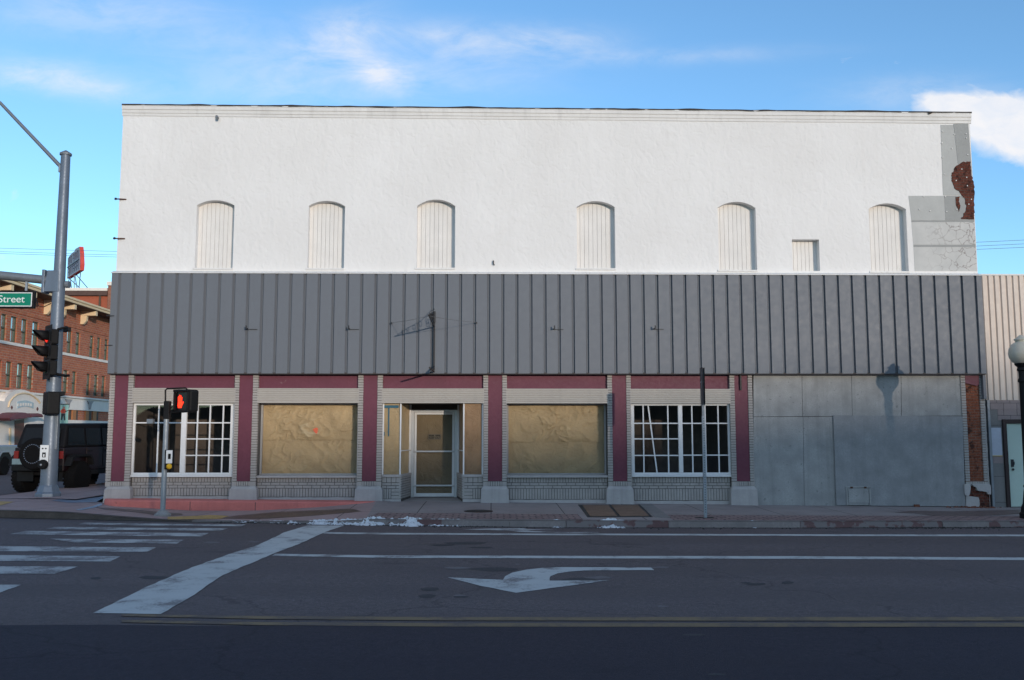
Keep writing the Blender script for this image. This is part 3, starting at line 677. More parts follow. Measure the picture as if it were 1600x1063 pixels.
# metal cladding band, recessed grooves between the sheets
gx = [fx(p, 583, -.16) for p in (181,541)]; pitch = (gx[1]-gx[0])/16
X0, X1 = fx(171.3,505,-.16), fx(1537.3,505,-.16)
pr = [(X0, .0), (X0, -.16)]; x = gx[0]
while x < X1-.06:
    pr += [(x-.048,-.16),(x-.014,-.102),(x+.020,-.102),(x+.027,-.16)]; x += pitch
pr += [(X1,-.16),(X1,.0)]
fm = MB(); n = len(pr)
for x, y in pr: fm.v += [(x, y, ZF0(x)), (x, y, ZF1(x))]
for i in range(n-1): fm.f.append((2*i, 2*i+2, 2*i+3, 2*i+1))
fas = fm.build('metal_cladding', M['fascia'], bld)
fl = MB()
fl.hexa([(X0-.02,-.175,ZF1(X0)-.004),(X1+.02,-.175,ZF1(X1)-.004),(X1+.02,.0,ZF1(X1)-.004),(X0-.02,.0,ZF1(X0)-.004)], [(X0-.02,-.175,ZF1(X0)+.012),(X1+.02,-.175,ZF1(X1)+.012),(X1+.02,-.003,ZF1(X1)+.075),(X0-.02,-.003,ZF1(X0)+.075)])
fl.build('flashing', M['trim'], fas)
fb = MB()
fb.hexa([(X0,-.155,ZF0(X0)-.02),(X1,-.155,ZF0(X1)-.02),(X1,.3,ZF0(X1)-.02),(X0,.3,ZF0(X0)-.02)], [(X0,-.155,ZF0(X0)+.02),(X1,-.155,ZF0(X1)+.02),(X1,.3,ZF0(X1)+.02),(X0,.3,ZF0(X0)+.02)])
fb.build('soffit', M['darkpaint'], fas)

# piers
def bricks_v(m, x0, x1, z0, z1, y, ch=.0625, gap=.010):     # stacked single bricks
    n = max(1, round((z1-z0)/ch)); h = (z1-z0)/n
    for i in range(n):
        d = random.uniform(0,.006); e = random.uniform(-.002,.002)
        m.box(x0+e, x1+e, y+d, y+.1, z0+i*h+gap/2, z0+(i+1)*h-gap/2)
def bricks_row(m, x0, x1, z0, z1, y, n, gap=.011, off=0.0):
    w_ = (x1-x0)/n; xs_ = [x0]+[x0+w_*(i+off) for i in range(0 if off else 1, n+(0 if off else 0))]+[x1]
    for a, b in zip(xs_, xs_[1:]):
        if b-a < .03: continue
        d = random.uniform(0,.006); m.box(a+gap/2, b-gap/2, y+d, y+.1, z0+gap/2, z1-gap/2)
PIERS = [(168.4,176.5,197.6,205.7,(162.5,203)),(364.8,372,393.4,401.8,(358,400.5)),(558.5,566.7,589,597,(554.5,596.5)),(755,762.6,784.8,792,(752,794.5)),(949.6,957,979.4,986.5,(948.5,990)),(1141.6,1149.2,1170.3,1177,(1143,1183.5)),(1504.5,1511.6,1533.7,1541.3,(1508,1549))]
PX = []
ZTOP = lambda x: ZF0(x)-.02
for i, (a, b, c, d, pl) in enumerate(PIERS):
    xa, xb_, xc, xd = (fx(p, 662, 0) for p in (a, b, c, d)); PX.append((xa, xd)); xm = (xa+xd)/2
    zt = ZTOP(xm); zp = fz((a+d)/2, 752.3, 0); zq = fz((a+d)/2, 760.3, -.05); zg = zb(xm)
    bk = MB().box(xa+.01, xd-.01, .045, .42, zg-.1, zt)
    pier = bk.build('pier', M['mortar'] if i < 6 else M['redbrick'], bld)
    if i == 6: pier['label'] = 'crumbling pier with exposed red brick and broken base'
    bb = MB(); bricks_v(bb, xa, xb_, zp, zt, 0); bricks_v(bb, xc, xd, zp, zt, 0)
    bb.box(xa, xb_, 0, .09, zq-.01, zp-.008); bb.box(xc, xd, 0, .09, zq-.01, zp-.008)
    bricks_row(bb, xb_, xc, zq, zp, .003, 6)
    bb.build('brick_border', M['greybrick'], pier, bevel=.003)
    if i < 6:
        MB().box(xb_, xc, .028, .06, zp, zt).build('panel', M['burgundy'], pier)
        p0, p1 = fx(pl[0], 775, -.07), fx(pl[1], 775, -.07); o = .03
        pm_ = MB(); zc = zq-.07
        pm_.hexa([(p0-.02,-.085,zg-.1),(p1+.02,-.085,zg-.1),(p1+.02,.12,zg-.1),(p0-.02,.12,zg-.1)], [(p0,-.07,zc),(p1,-.07,zc),(p1,.12,zc),(p0,.12,zc)])
        pm_.hexa([(p0,-.07,zc),(p1,-.07,zc),(p1,.12,zc),(p0,.12,zc)], [(p0+.05,-.02,zq),(p1-.05,-.02,zq),(p1-.05,.12,zq),(p0+.05,.12,zq)])
        pm_.build('plinth', M['plinth'], pier, bevel=.006)
    else:
        zz = lambda L: [(fx(1380+x/3.936, 560+y/3.936), fz(1380+x/3.936, 560+y/3.936)) for x, y in L]
        MB().prism_y([(xb_,zt)]+[(xb_,fz(1509,599))]+[(fx(1516,601),fz(1516,600.5)),(fx(1522,603),fz(1522,602)),(fx(1527,602),fz(1527,603.5))]+[(xc,fz(1531,600)),(xc,zt)], .003, .019).build('panel', M['burgundy'], pier)
        z9 = lambda L: [(fx(1480+x/7.59, 690+y/7.59, -.06), fz(1480+x/7.59, 690+y/7.59, -.06)) for x, y in L]
        pb = MB()
        pb.prism_y(z9([(205,505),(280,508),(280,560),(272,620),(258,648),(225,645),(210,620)]), -.06, .03)
        pb.prism_y(z9([(282,508),(300,512),(330,540),(352,545),(358,580),(395,590),(430,592),(455,597),(475,600),(488,628),(525,632),(520,520),(500,510),(400,506)]), -.055, .03)
        pb.prism_y(z9([(235,650),(300,652),(380,665),(392,700),(395,760),(370,790),(232,785)]), -.03, .03)
        pb.build('plinth', M['plinth'], pier, bevel=.004)
        MB().box(fx(1510,770), fx(1548,770), .017, .05, zg-.1, zq+.02).build('rubble_core', M['rustbrick'], pier)

ZH0 = lambda x: fz(768+x*63, 606.8, 0)
def zline(y0, y1):    # interpolate a picture height between left and right ends of the shopfront
    a = (fx(205,y0), fz(205,y0)); b = (fx(1142,y1), fz(1142,y1))
    return lambda x: lerp(a[1], b[1], (x-a[0])/(b[0]-a[0]))
z_tr = zline(606.2, 607.8); z_sh = zline(629.3, 630.8); z_wb = zline(742.5, 742.2); z_wt = zline(631, 631.5)
def transom(xa, xb_):
    z0, z1 = z_tr((xa+xb_)/2), ZTOP((xa+xb_)/2)
    MB().box(xa, xb_, .09, .3, z0, z1).build('transom_panel', M['burgundy'], bld)
def housing(xa, xb_):
    z1 = z_tr((xa+xb_)/2); z0 = z_sh((xa+xb_)/2); n = 8; h = (z1-z0)/n; m = MB(); P = [(.38, z1), (.02, z1)]
    for i in range(n):
        t = z1-i*h; P += [(.0, t-h*.12), (.0, t-h*.74), (.016, t-h*.82), (.016, t-h*.98)] if i < n-1 else [(.0, t-h*.12), (.0, z0)]
    P += [(.38, z0)]
    m.prism([(xa-.02, y, z) for y, z in P], (xb_-xa+.04, 0, 0)); m.build('shutter_housing', M['shutter'], bld)
def riser(xa, xb_, y=.14):
    xm = (xa+xb_)/2; s = MB(); zt = fz(768, 745.5, y); zg = zb(xm); H = zt-zg
    rz = [zt, zt-.135*(H/.6), zt-.135*(H/.6)-.07, zt-.135*(H/.6)-.14, zg+.075]
    base = MB().box(xa, xb_, y+.02, y+.3, zg-.1, zt).build('stall_riser', M['mortar'], bld)
    w_ = xb_-xa
    bricks_row(s, xa, xb_, rz[1], rz[0], y, round(w_/.068)); bricks_row(s, xa, xb_, rz[2], rz[1], y, round(w_/.215), off=.5)
    bricks_row(s, xa, xb_, rz[3], rz[2], y, round(w_/.215)); bricks_row(s, xa, xb_, rz[4], rz[3], y, round(w_/.068))
    s.build('brickwork', M['greybrick'], base, bevel=.003)
    f = MB(); xs = frange(xa, xb_, .12)
    for x in xs:
        h = zg+.075+.012*mnoise.noise(Vector((x*5,0,0))); f.v += [(x, y-.02+.01*mnoise.noise(Vector((x*4,3,0))), zg-.08), (x, y-.008, h-.01), (x, y+.05, h)]
    for i in range(len(xs)-1):
        for j in range(2): f.f.append((i*3+j, (i+1)*3+j, (i+1)*3+j+1, i*3+j+1))
    f.build('base', M['plinth'], base)
    return base
def room(xa, xb_, y0, y1, z0, z1):
    m = MB(); m.quad((xa,y1,z0),(xb_,y1,z0),(xb_,y1,z1),(xa,y1,z1)); m.quad((xa,y0,z0),(xa,y1,z0),(xa,y1,z1),(xa,y0,z1)); m.quad((xb_,y0,z0),(xb_,y1,z0),(xb_,y1,z1),(xb_,y0,z1))
    m.quad((xa,y0,z0),(xb_,y0,z0),(xb_,y1,z0),(xa,y1,z0)); m.quad((xa,y0,z1),(xb_,y0,z1),(xb_,y1,z1),(xa,y1,z1)); return m
BAYS = [(PX[i][1], PX[i+1][0]) for i in range(5)]
for xa, xb_ in BAYS: transom(xa, xb_); housing(xa, xb_)
for i in (0,1,3,4): riser(*BAYS[i])
# multi-pane windows
def pane_window(bay, left, mull, lv, lh, rv_, rh, right, lab, diag=None, y=.10):
    xa, xb_ = bay; X = lambda p: fx(p, 686, y)
    zt, z0 = z_wt((xa+xb_)/2)+.01, z_wb((xa+xb_)/2)
    wnd = MB(); l, r = X(left), X(right); t = .05
    wnd.box(xa-.01, l+t, y, y+.07, z0, zt); wnd.box(r-t, xb_+.01, y, y+.07, z0, zt); wnd.box(l+t, r-t, y, y+.07, zt-.045, zt); wnd.box(l+t, r-t, y, y+.07, z0, z0+.05)
    m0, m1 = X(mull[0]), X(mull[1]); wnd.box(m0, m1, y-.012, y+.07, z0+.05, zt-.045)
    o = wnd.build('window', M['whiteframe'], bld, bevel=.003); o['label'] = lab
    MB().box(xa-.0, xb_+.0, -.01+.06, y+.1, z0-.05, z0-.002).build('sill', M['whiteframe'], o, bevel=.004)
    for (a, b, vs, hs) in ((l+t, m0, lv, lh), (m1, r-t, rv_, rh)):
        bars = MB(); bw = .014
        cuts = sorted(X(p) for p in vs)
        for c in cuts: bars.box(c-bw, c+bw, y+.006, y+.035, z0+.05, zt-.045)
        for q in hs:
            z = fz(768, q, y)+0*q; ed = [a]+[v for c in cuts for v in (c-bw, c+bw)]+[b]
            for e, f in zip(ed[::2], ed[1::2]): bars.box(e, f, y+.008, y+.033, z-bw, z+bw)
        bars.build('glazing_bars', M['whiteframe'], o)
        MB().box(a, b, y+.04, y+.046, z0+.05, zt-.045).build('pane', M['glass'], o)
    if diag:
        p0 = Vector((fx(diag[0], 633, y), y+.03, zt-.045)); p1 = Vector((fx(diag[1], 741, y), y+.02, z0+.05))
        MB().prism([p0+Vector((-.016,0,0)), p0+Vector((.016,0,0)), p1+Vector((.016,0,0)), p1+Vector((-.016,0,0))], (0,.012,0)).build('loose_bar', M['whiteframe'], o)
    room(xa+.0, xb_-.0, y+.08, 2.6, z0-.3, zt+.1).build('interior', M['dark'], bld)
pane_window(BAYS[0], 206.5, (282.5,290.3), (246.3,), (661,), (307.3,326.9,347.4), (661,686,711.6), 362.5, 'white framed window with mullioned left pair and twelve small panes')
pane_window(BAYS[4], 988, (1060.3,1066.7), (1005.7,1044.3), (661.6,686,712), (1082,1102.7,1123), (661.6,711.6), 1141, 'white framed multi pane window with one loose leaning bar', (1013,1027))
# papered show windows
def paper_sheet(m, x0, x1, z0, z1, y, seed, amp=.085, nx=110, nz_=60):
    b = len(m.v)
    for i in range(nx+1):
        for j in range(nz_+1):
            u, v = i/nx, j/nz_; x = lerp(x0, x1, u); z = lerp(z0, z1, v)
            q = Vector((x*1.5, z*1.5, seed)); wv = mnoise.noise_vector(q*.9)*.6
            h = mnoise.noise(q+wv)*.9; rg = 1-abs(mnoise.noise(q*1.6+wv*1.5)); rg2 = 1-abs(mnoise.noise(q*4+wv*2)); h += .65*rg*rg*rg+.12*(1-abs(mnoise.noise(q*9+wv*3)))**4+.4*rg2**5*(1 if mnoise.noise(q*.6) > -.1 else .2)
            e = min(1, 6*min(u, 1-u, v+.08, 1.08-v)); m.v.append((x, y-amp*h*e*.8, z))
    for i in range(nx):
        for j in range(nz_): a = b+i*(nz_+1)+j; m.f.append((a, a+nz_+1, a+nz_+2, a+1))
    return m
def paper_window(bay, l, r, seed, seam, lab):
    xa, xb_ = bay; y = .36; z1 = z_sh((xa+xb_)/2); zs = fz(768, 746.6, .08); z0 = fz(768, 741.8, .3)
    fr_ = MB(); fr_.box(xa+.0, xa+.045, y-.03, y+.05, z0, z1); fr_.box(xb_-.045, xb_, y-.03, y+.05, z0, z1); fr_.box(xa+.045, xb_-.045, y-.03, y+.05, z1-.03, z1+.02); fr_.box(xa+.045, xb_-.045, y-.03, y+.05, z0, z0+.03)
    o = fr_.build('show_window', M['greyframe'], bld, bevel=.003); o['label'] = lab
    MB().box(xa+.045, xb_-.045, y-.006, y, z0+.03, z1-.03).build('pane', M['glass'], o)
    zm = fz(768, seam, y)
    p = MB(); paper_sheet(p, xa+.03, xb_-.03, zm-.03, z1-.005, y+.075, seed); paper_sheet(p, xa+.03, xb_-.03, z0+.005, zm+.02, y+.115, seed+31)
    p.build('paper_cover', M['paper'], o, smooth=True)
    MB().box(xa, xb_, y+.2, y+.22, z0, z1).build('backing', M['paper'], o)
    s = MB(); s.hexa([(xa,.06,zs-.0),(xb_,.06,zs),(xb_,y+.1,zs),(xa,y+.1,zs)], [(xa,.06,zs+.05),(xb_,.06,zs+.05),(xb_,y+.1,z0+.0),(xa,y+.1,z0+.0)])
    s.build('sill', M['plinth'], o, bevel=.006)
    return o
ow = paper_window(BAYS[1], 404, 556.5, 3.3, 685.5, 'show window covered inside by brown paper with a red sticker')
MB().prism_y([(fx(a, b, .33), fz(a, b, .33)) for a, b in ((488.5,671),(493.5,668.3),(496.5,669.5),(496,675.5),(494.3,679.2),(491,675))], .345, .352).build('sticker', M['redtag'], ow)
paper_window(BAYS[3], 792, 949, 11.7, 689, 'show window covered inside by creased plain brown paper')
# entrance
xa, xb_ = BAYS[2]; D = 1.25; yg = .10
xl = fx(626.8, 690, yg); xr = fx(723.4, 690, yg); dl = fx(642.5, 700, D); dr = fx(714.5, 700, D)
z1 = z_sh(0); zgl = fz(768, 741.5, yg); zt = fz(768, 745.5, .08)
MB().add([(xa,.0,zb(0)-.002+.004),(xb_,.0,zb(0)+.002),(xb_,D+.1,zb(0)+.035),(xa,D+.1,zb(0)+.035)], [(0,1,2,3)]).build('entry_floor', M['concrete'], bld)
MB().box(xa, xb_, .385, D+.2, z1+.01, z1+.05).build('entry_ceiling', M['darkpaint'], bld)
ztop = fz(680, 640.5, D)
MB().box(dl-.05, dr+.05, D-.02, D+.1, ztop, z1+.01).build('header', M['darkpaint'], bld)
def side_unit(x_out, x_in, x_door, flip, seed, lab, pm_):
    lo, hi = min(x_out, x_in), max(x_out, x_in)
    base = MB().prism([(x_out,yg+.02,zb(0)-.1),(x_in,yg+.02,zb(0)-.1),(x_door,D,zb(0)-.1),(x_out,D,zb(0)-.1)], (0,0,zt-zb(0)+.1)).build('stall_riser', M['mortar'], bld)
    s = MB(); hh = zt-zb(0)
    rows = [(zt-.135, zt, 3), (zt-.205, zt-.135, 2), (zt-.275, zt-.205, 2), (zb(0)+.075, zt-.275, None)]
    for q0, q1, n in rows:
        if n: 
            if n == 3: bricks_row(s, lo, hi, q0, q1, yg, 4)
            else: bricks_row(s, lo, hi, q0, q1, yg, 2, off=.5 if q0 < zt-.25 else 0)
        else:
            bricks_row(s, lo if not flip else (lo+hi)/2, (lo+hi)/2 if not flip else hi, q0, q1, yg, 4)
            k0, k1 = ((lo+hi)/2, hi) if not flip else (lo, (lo+hi)/2)
            for i in range(3): s.box(k0+.005, k1-.005, yg, yg+.1, lerp(q0, q1, i/3)+.005, lerp(q0, q1, (i+1)/3)-.005)
    # returning side face
    a = Vector((x_in, yg, 0)); b = Vector((x_door, D, 0)); d = (b-a).normalized(); nrm = Vector((d.y, -d.x, 0)) * (1 if not flip else -1)
    Lh = (b-a).length; nn = 9
    for k in range(nn):
        q0 = lerp(zb(0)+.075, zt, k/nn)+.005; q1 = lerp(zb(0)+.075, zt, (k+1)/nn)-.005
        for m_ in range(4):
            t0 = max(0, (m_+(k % 2)*.5-.5)/3.5*Lh)+.005; t1 = min(Lh, (m_+(k % 2)*.5+.5)/3.5*Lh)-.005
            if t1-t0 < .04: continue
            p0, p1 = a+d*t0, a+d*t1; e = nrm*(.012+random.uniform(0,.004))
            V = [p0-nrm*.04, p1-nrm*.04, p1+e, p0+e]
            s.hexa([(v.x, v.y, q0) for v in V], [(v.x, v.y, q1) for v in V])
    s.build('brickwork', M['greybrick'], base, bevel=.003)
    MB().box(lo-.0, hi+.01*(1 if not flip else 0), yg-.015, yg+.05, zb(0)-.05, zb(0)+.07).build('base', M['plinth'], base, bevel=.006)
    cap = MB().prism([(x_out,yg-.03,zt),(x_in+(.02 if not flip else -.02),yg-.03,zt),(x_door+(.02 if not flip else -.02),D,zt),(x_out,D,zt)], (0,0,zgl-zt)).build('sill', M['plinth'], base, bevel=.004)
    f = MB(); t = .035; sg = 1 if not flip else -1
    f.box(min(x_out, x_out+sg*t), max(x_out, x_out+sg*t), yg-.02, yg+.03, zgl, z1); f.box(min(x_in, x_in-sg*t), max(x_in, x_in-sg*t), yg-.02, yg+.03, zgl, z1)
    f.box(min(x_door, x_door-sg*.05), max(x_door, x_door-sg*.05), D-.09, D-.02, zgl, z1)
    mid = fz(768, 704, .6)
    e = a+d*(Lh*.04); g_ = a+d*(Lh*.93)
    f.hexa([(v.x, v.y, mid-.012) for v in (e-nrm*.02, g_-nrm*.02, g_+nrm*.01, e+nrm*.01)], [(v.x, v.y, mid+.012) for v in (e-nrm*.02, g_-nrm*.02, g_+nrm*.01, e+nrm*.01)])
    o = f.build('display_window', M['whiteframe'], bld, bevel=.003); o['label'] = lab
    gl = MB().box(lo+t, hi-t, yg, yg+.005, zgl, z1); gl.build('pane', M['glass'], o)
    p = MB(); paper_sheet(p, lo+.01, hi-.01, zgl, z1, yg+.035, seed, .03, 20, 50)
    b0_ = len(p.v)
    for i in range(21):
        for j in range(41):
            q = e.lerp(g_, i/20)-nrm*(.04+.02*mnoise.noise(Vector((i*.2, j*.15, seed)))); p.v.append((q.x, q.y, lerp(zgl, z1, j/40)))
    for i in range(20):
        for j in range(40): k = b0_+i*41+j; p.f.append((k, k+41, k+42, k+1))
    p.build('paper_cover', pm_, o, smooth=True)
    return o
ol = side_unit(xa, xl, dl, False, 21.0, 'left display window of the entrance, paper stuck with blue tape', M['paper'])
tp = MB(); tp.box(fx(600,635,yg), fx(623,635,yg), yg-.003, yg-.001, fz(610,637.5,yg), fz(610,633.5,yg)); tp.box(fx(606.3,660,yg), fx(608.3,660,yg), yg-.003, yg-.001, fz(607,682,yg), fz(607,637.5,yg)); tp.box(fx(599,678,yg), fx(601,678,yg), yg-.003, yg-.001, fz(600,681,yg), fz(600,675,yg))
tp.build('blue_tape', M['tape'], ol)
side_unit(xb_, xr, dr, True, 44.0, 'right display window of the entrance, water stained paper', M['paper2'])
dz0 = zb(0)+.04; ft = .075
df = MB(); df.box(dl, dl+ft, D-.02, D+.06, dz0, ztop); df.box(dr-ft, dr, D-.02, D+.06, dz0, ztop); df.box(dl+ft, dr-ft, D-.02, D+.06, ztop-.06, ztop)
door = df.build('door', M['alu'], bld, bevel=.003)
lf = MB(); a, b = dl+ft+.006, dr-ft-.006; zt2 = ztop-.066; zb2 = dz0+.012
lf.box(a, a+.05, D, D+.045, zb2, zt2); lf.box(b-.05, b, D, D+.045, zb2, zt2); lf.box(a+.05, b-.05, D, D+.045, zt2-.055, zt2); lf.box(a+.05, b-.05, D, D+.045, zb2, fz(680,771,D))
lf.build('door_leaf', M['whiteframe'], door, bevel=.003)
for q in (705.5, 758.8):
    z = fz(680, q, D); MB().box(a-.02, b+.02, D-.05, D-.015, z-.02, z+.02).build('push_bar', M['alu'], door, bevel=.006)
MB().box(a+.05, b-.05, D+.018, D+.024, fz(680,771,D), zt2-.055).build('pane', M['glass'], door)
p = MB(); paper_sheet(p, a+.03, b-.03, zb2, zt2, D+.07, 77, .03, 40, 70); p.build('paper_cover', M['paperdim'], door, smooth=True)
nx, nz2 = fx(679.3,682,D), fz(679.3,682.5,D)
nb = MB().box(nx-.165, nx+.165, D+.008, D+.014, nz2-.075, nz2+.065).build('notice', mat('brown_notice_paper', (.15,.125,.09), .7, .05), door)
tx = text_mesh('KEEP OUT', .085); upright(tx, (nx, D+.002, nz2-.028), sx=.78)
for k in range(9):
    if k in (4,): continue
    tx.box(nx-.14+k*.032, nx-.14+k*.032+.022, D-.002, D+.004, nz2+.015+.004*(k % 2), nz2+.045)
tx.build('lettering', M['black'], nb)
# plywood hoarding over the right-hand bay
xp0 = PX[5][1]+.004; xp1 = PX[6][0]-.002; 
def ply(px, y, m, th=.018):
    return MB().prism_y([(fx(a, b, y), fz(a, b, y)) for a, b in px], y, y+th).build('plywood_sheet', m, bld, bevel=.002)
ZP = lambda px: 790+(px-1183)*.0062
ply([(1177.3,584.5),(1252.8,584.5),(1253.8,650.7),(1177.3,651.2)], .03, M['ply'])
ply([(1253.3,584.5),(1330.3,584.5),(1331.5,647.6),(1331.5,650.4),(1254.3,650.7)], .034, M['ply'])
ply([(1330.9,584.5),(1407.4,584.5),(1408.3,650),(1332,650.2)], .028, M['ply'])
ply([(1408,584.5),(1501.3,584.5),(1503.6,649.8),(1408.9,650)], .033, M['ply'])
ply([(1177.3,651.8),(1254.6,651.4),(1256.5,790.5),(1178,790)], .032, M['ply'])
ply([(1255,651.4),(1303.5,651.2),(1307.5,791),(1257,790.6)], .036, M['ply'])
ply([(1302,649),(1504,650.6),(1508.8,791.5),(1307,790)], -.012, M['ply2'])
MB().box(xp0-.02, xp1+.02, .06, .3, zb(7)-.3, ZTOP(7)).build('backing', M['darkpaint'], bld)
hx0, hx1, hz0, hz1 = fx(1322.5,775,-.03), fx(1360.8,775,-.03), fz(1341,789.3,-.03), fz(1341,760,-.03)
h = MB(); h.box(hx0, hx0+.035, -.034, -.013, hz0, hz1); h.box(hx1-.035, hx1, -.034, -.013, hz0, hz1); h.box(hx0+.035, hx1-.035, -.034, -.013, hz1-.035, hz1); h.box(hx0+.035, hx1-.035, -.034, -.013, hz0, hz0+.035)
hh = h.build('access_hatch', M['ply'], bld, bevel=.003)
MB().box(hx0+.05, hx1-.05, -.026, -.0145, hz0+.05, hz1-.05).build('panel', M['ply'], hh, bevel=.004)
for k in (.22, .78):
    x = lerp(hx0, hx1, k); MB().box(x-.03, x+.03, -.04, -.034, hz1-.05, hz1-.01).build('hinge', M['rust'], hh)
MB().box(fx(1536.5,604,-.1), fx(1541,604,-.1), -.1, .1, fz(1538,623.5,-.1), fz(1538,586,-.1)).build('trim_strip', M['fascia'], bld)
# red brick rubble where the corner pier crumbles
rb = MB()
for k in range(120):
    x = random.gauss(fx(1522,795,-.2), .22); y = -.08-abs(random.gauss(0,.13)); s = random.uniform(.01,.045); z = zb(x)-.015
    q = [(x+s*math.cos(a+s*99), y+s*.7*math.sin(a+s*99)) for a in (0,1.6,3.1,4.7)]
    rb.hexa([(u, v, z) for u, v in q], [(u*.8+x*.2, v*.8+y*.2, z+s*random.uniform(.5,1.1)) for u, v in q])
for px in (1432,): 
    x = fx(px,793,-.1); rb.box(x-.05, x+.07, -.13, -.07, zb(x)-.01, zb(x)+.05)
tag(rb.build('brick_rubble', mat('brick_rubble', (.17,.065,.04), .95, .4, 6, 30, .01, 20)), kind='stuff')

# fittings on the facade
M['irond'] = mat('dark_painted_iron', (.03,.032,.036), .6, .2, 6, 30)
def lamp_bracket(px, py, lab):
    x, z = fx(px, py, -.16), fz(px, py, -.16)
    t = thing('lamp_bracket', lab, 'bracket', (x, -.16, z), 0, 'empty lamp brackets on the grey cladding')
    MB().box(-.005, .245, -.012, -.0, -.016, -.0).build('rail', M['irond'], t, local=True)
    MB().tube([(.02,-.01,.0),(.02,-.15,.015)], .016, 8).build('arm', M['irond'], t, local=True)
    MB().box(.005, .035, -.16, -.145, -.01, .07).build('clip', M['irond'], t, local=True)
for px, py, lab in ((386,514.5,'small empty lamp bracket nearest the left end of the grey cladding'),(545,514.5,'small empty lamp bracket on the cladding just left of the ornamental sign arm'),(864.5,514.5,'small empty lamp bracket on the cladding above the creased paper window'),(1021,514.3,'small empty lamp bracket on the cladding above the right multi pane window')):
    lamp_bracket(px, py, lab)
xs_, zt_, zl_ = fx(678.5, 520, -.18), fz(678.5,492,-.18), fz(679,582,-.18)
t = thing('sign_bracket', 'black wrought iron sign bracket with scrolls on the grey cladding above the door', 'bracket', (xs_, -.17, zl_))
m = MB(); m.box(xs_-.018, xs_+.018, -.2, -.165, zl_, zt_+.05); m.build('upright', M['iron'], t)
LB = 2.05; zarm = fz(676, 511, -.18)
MB().tube([(xs_,-.19,zarm),(xs_,-.19-LB,zarm+.02)], .015, 8).build('arm', M['iron'], t)
MB().tube([(xs_,-.19,zl_+.02),(xs_,-.19-1.5,zl_+.0)], .02, 8).build('lower_arm', M['iron'], t)
MB().tube([(xs_,-.19,zl_+.14),(xs_,-.55,zl_+.03)], .025, 8).build('gusset', M['iron'], t)
def spiral(cy, cz, r0, a0, turns, s=1):
    return [(xs_, cy+s*r0*(1-.8*i/30)*math.cos(a0+turns*6.283*i/30), cz+r0*(1-.8*i/30)*math.sin(a0+turns*6.283*i/30)) for i in range(31)]
sc_ = MB()
for cy, cz, r0, a0, tn, s in ((-.42,zarm+.19,.2,-2.2,1.4,1),(-.40,zarm+.12,.12,.6,1.3,1),(-.8,zarm+.14,.13,-1.6,-1.3,1),(-1.15,zarm+.10,.10,-1.5,1.3,1),(-1.45,zarm+.09,.085,-1.6,-1.3,1),(-1.75,zarm+.07,.07,-1.5,1.3,1)):
    sc_.tube(spiral(cy-.1, cz, r0, a0, tn, s), .0065, 6)
sc_.tube([(xs_,-.2,zarm+.42),(xs_,-.35,zarm+.42),(xs_,-.6,zarm+.33),(xs_,-.9,zarm+.22),(xs_,-1.5,zarm+.15),(xs_,-2.1,zarm+.04)], .007, 6)
sc_.build('scrollwork', M['iron'], t)
MB().box(xs_-.03, xs_+.03, -.22, -.19, zarm+.1, zarm+.38).build('rosette', M['irond'], t, bevel=.01)
M['wire'] = mat('steel_wire', (.12,.12,.125), .5, .1)
tip = Vector((xs_, -.19-LB*.9, zarm+.02))
for px, py, lab in ((612,505,'thin guy wire from the sign bracket to the left eyelet in the cladding'),(744.5,504.5,'thin guy wire from the sign bracket to the right eyelet in the cladding')):
    e = Vector((fx(px, py, -.17), -.165, fz(px, py, -.17)))
    t = thing('guy_wire', lab, 'wire', e, 0, 'guy wires of the sign bracket')
    MB().tube([e+Vector((0,-.03,0)), e.lerp(tip, .5)-Vector((0,0,.012)), tip], .004, 5).build('wire', M['wire'], t)
    MB().tube([e+Vector((0,.02,0)), e+Vector((0,-.05,0))], .02, 8).build('eyelet', M['irond'], t)
# rusty wall anchors at the left edge
for px, py, o, lab, mm in ((191,312,.0,'upper rusty wall anchor at the left edge of the white stucco','rust'),(189,373.5,.0,'lower rusty wall anchor at the left edge of the white stucco','rust'),(174.5,494,-.16,'small steel hook high on the left edge of the grey cladding','irond'),(172,540,-.16,'small steel hook low on the left edge of the grey cladding','irond')):
    x, z = fx(px, py, o), fz(px, py, o)
    t = thing('wall_anchor', lab, 'anchor', (x, o, z), 0, 'iron anchors on the left edge')
    k = 1 if o == 0 else .6
    MB().tube([(.1*k,-.0,.005),(-.05*k,-.05,.0),(-.16*k,-.07,-.01)], .016*k, 8).build('strap', M[mm], t, local=True)
    MB().lathe([(.028*k,-.02),(.032*k,.0),(.02*k,.03)], (-.13*k,-.065,0), 'x', 10).build('knob', M['iron'], t, local=True)
x, z = fx(340.5,184,0), fz(340.5,184,0)
t = thing('vent_pipe_stub', 'short grey pipe stub sticking out high on the white stucco', 'pipe', (x, 0, z))
MB().tube([(-.03,.0,.03),(.03,-.12,-.06)], .035, 10).build('pipe', M['galvdark'], t, local=True)
x, z = fx(771,411,0), fz(771,411,0)
t = thing('wall_hook', 'tiny black hook on the white stucco between the third and fourth arched windows', 'hook', (x, 0, z))
MB().tube([(0,.0,.05),(0,-.06,.04),(0,-.07,-.03),(.02,-.03,-.06)], .014, 6).build('hook', M['irond'], t, local=True)
t = thing('cable_bracket', 'small black cable clip on the burgundy strip beside the boarded bay', 'bracket', (fx(1157,597,0), -.0, fz(1157,597,0)))
MB().box(-.02, .02, -.03, .03, -.2, .22).build('bracket', M['iron'], t, local=True, bevel=.004)
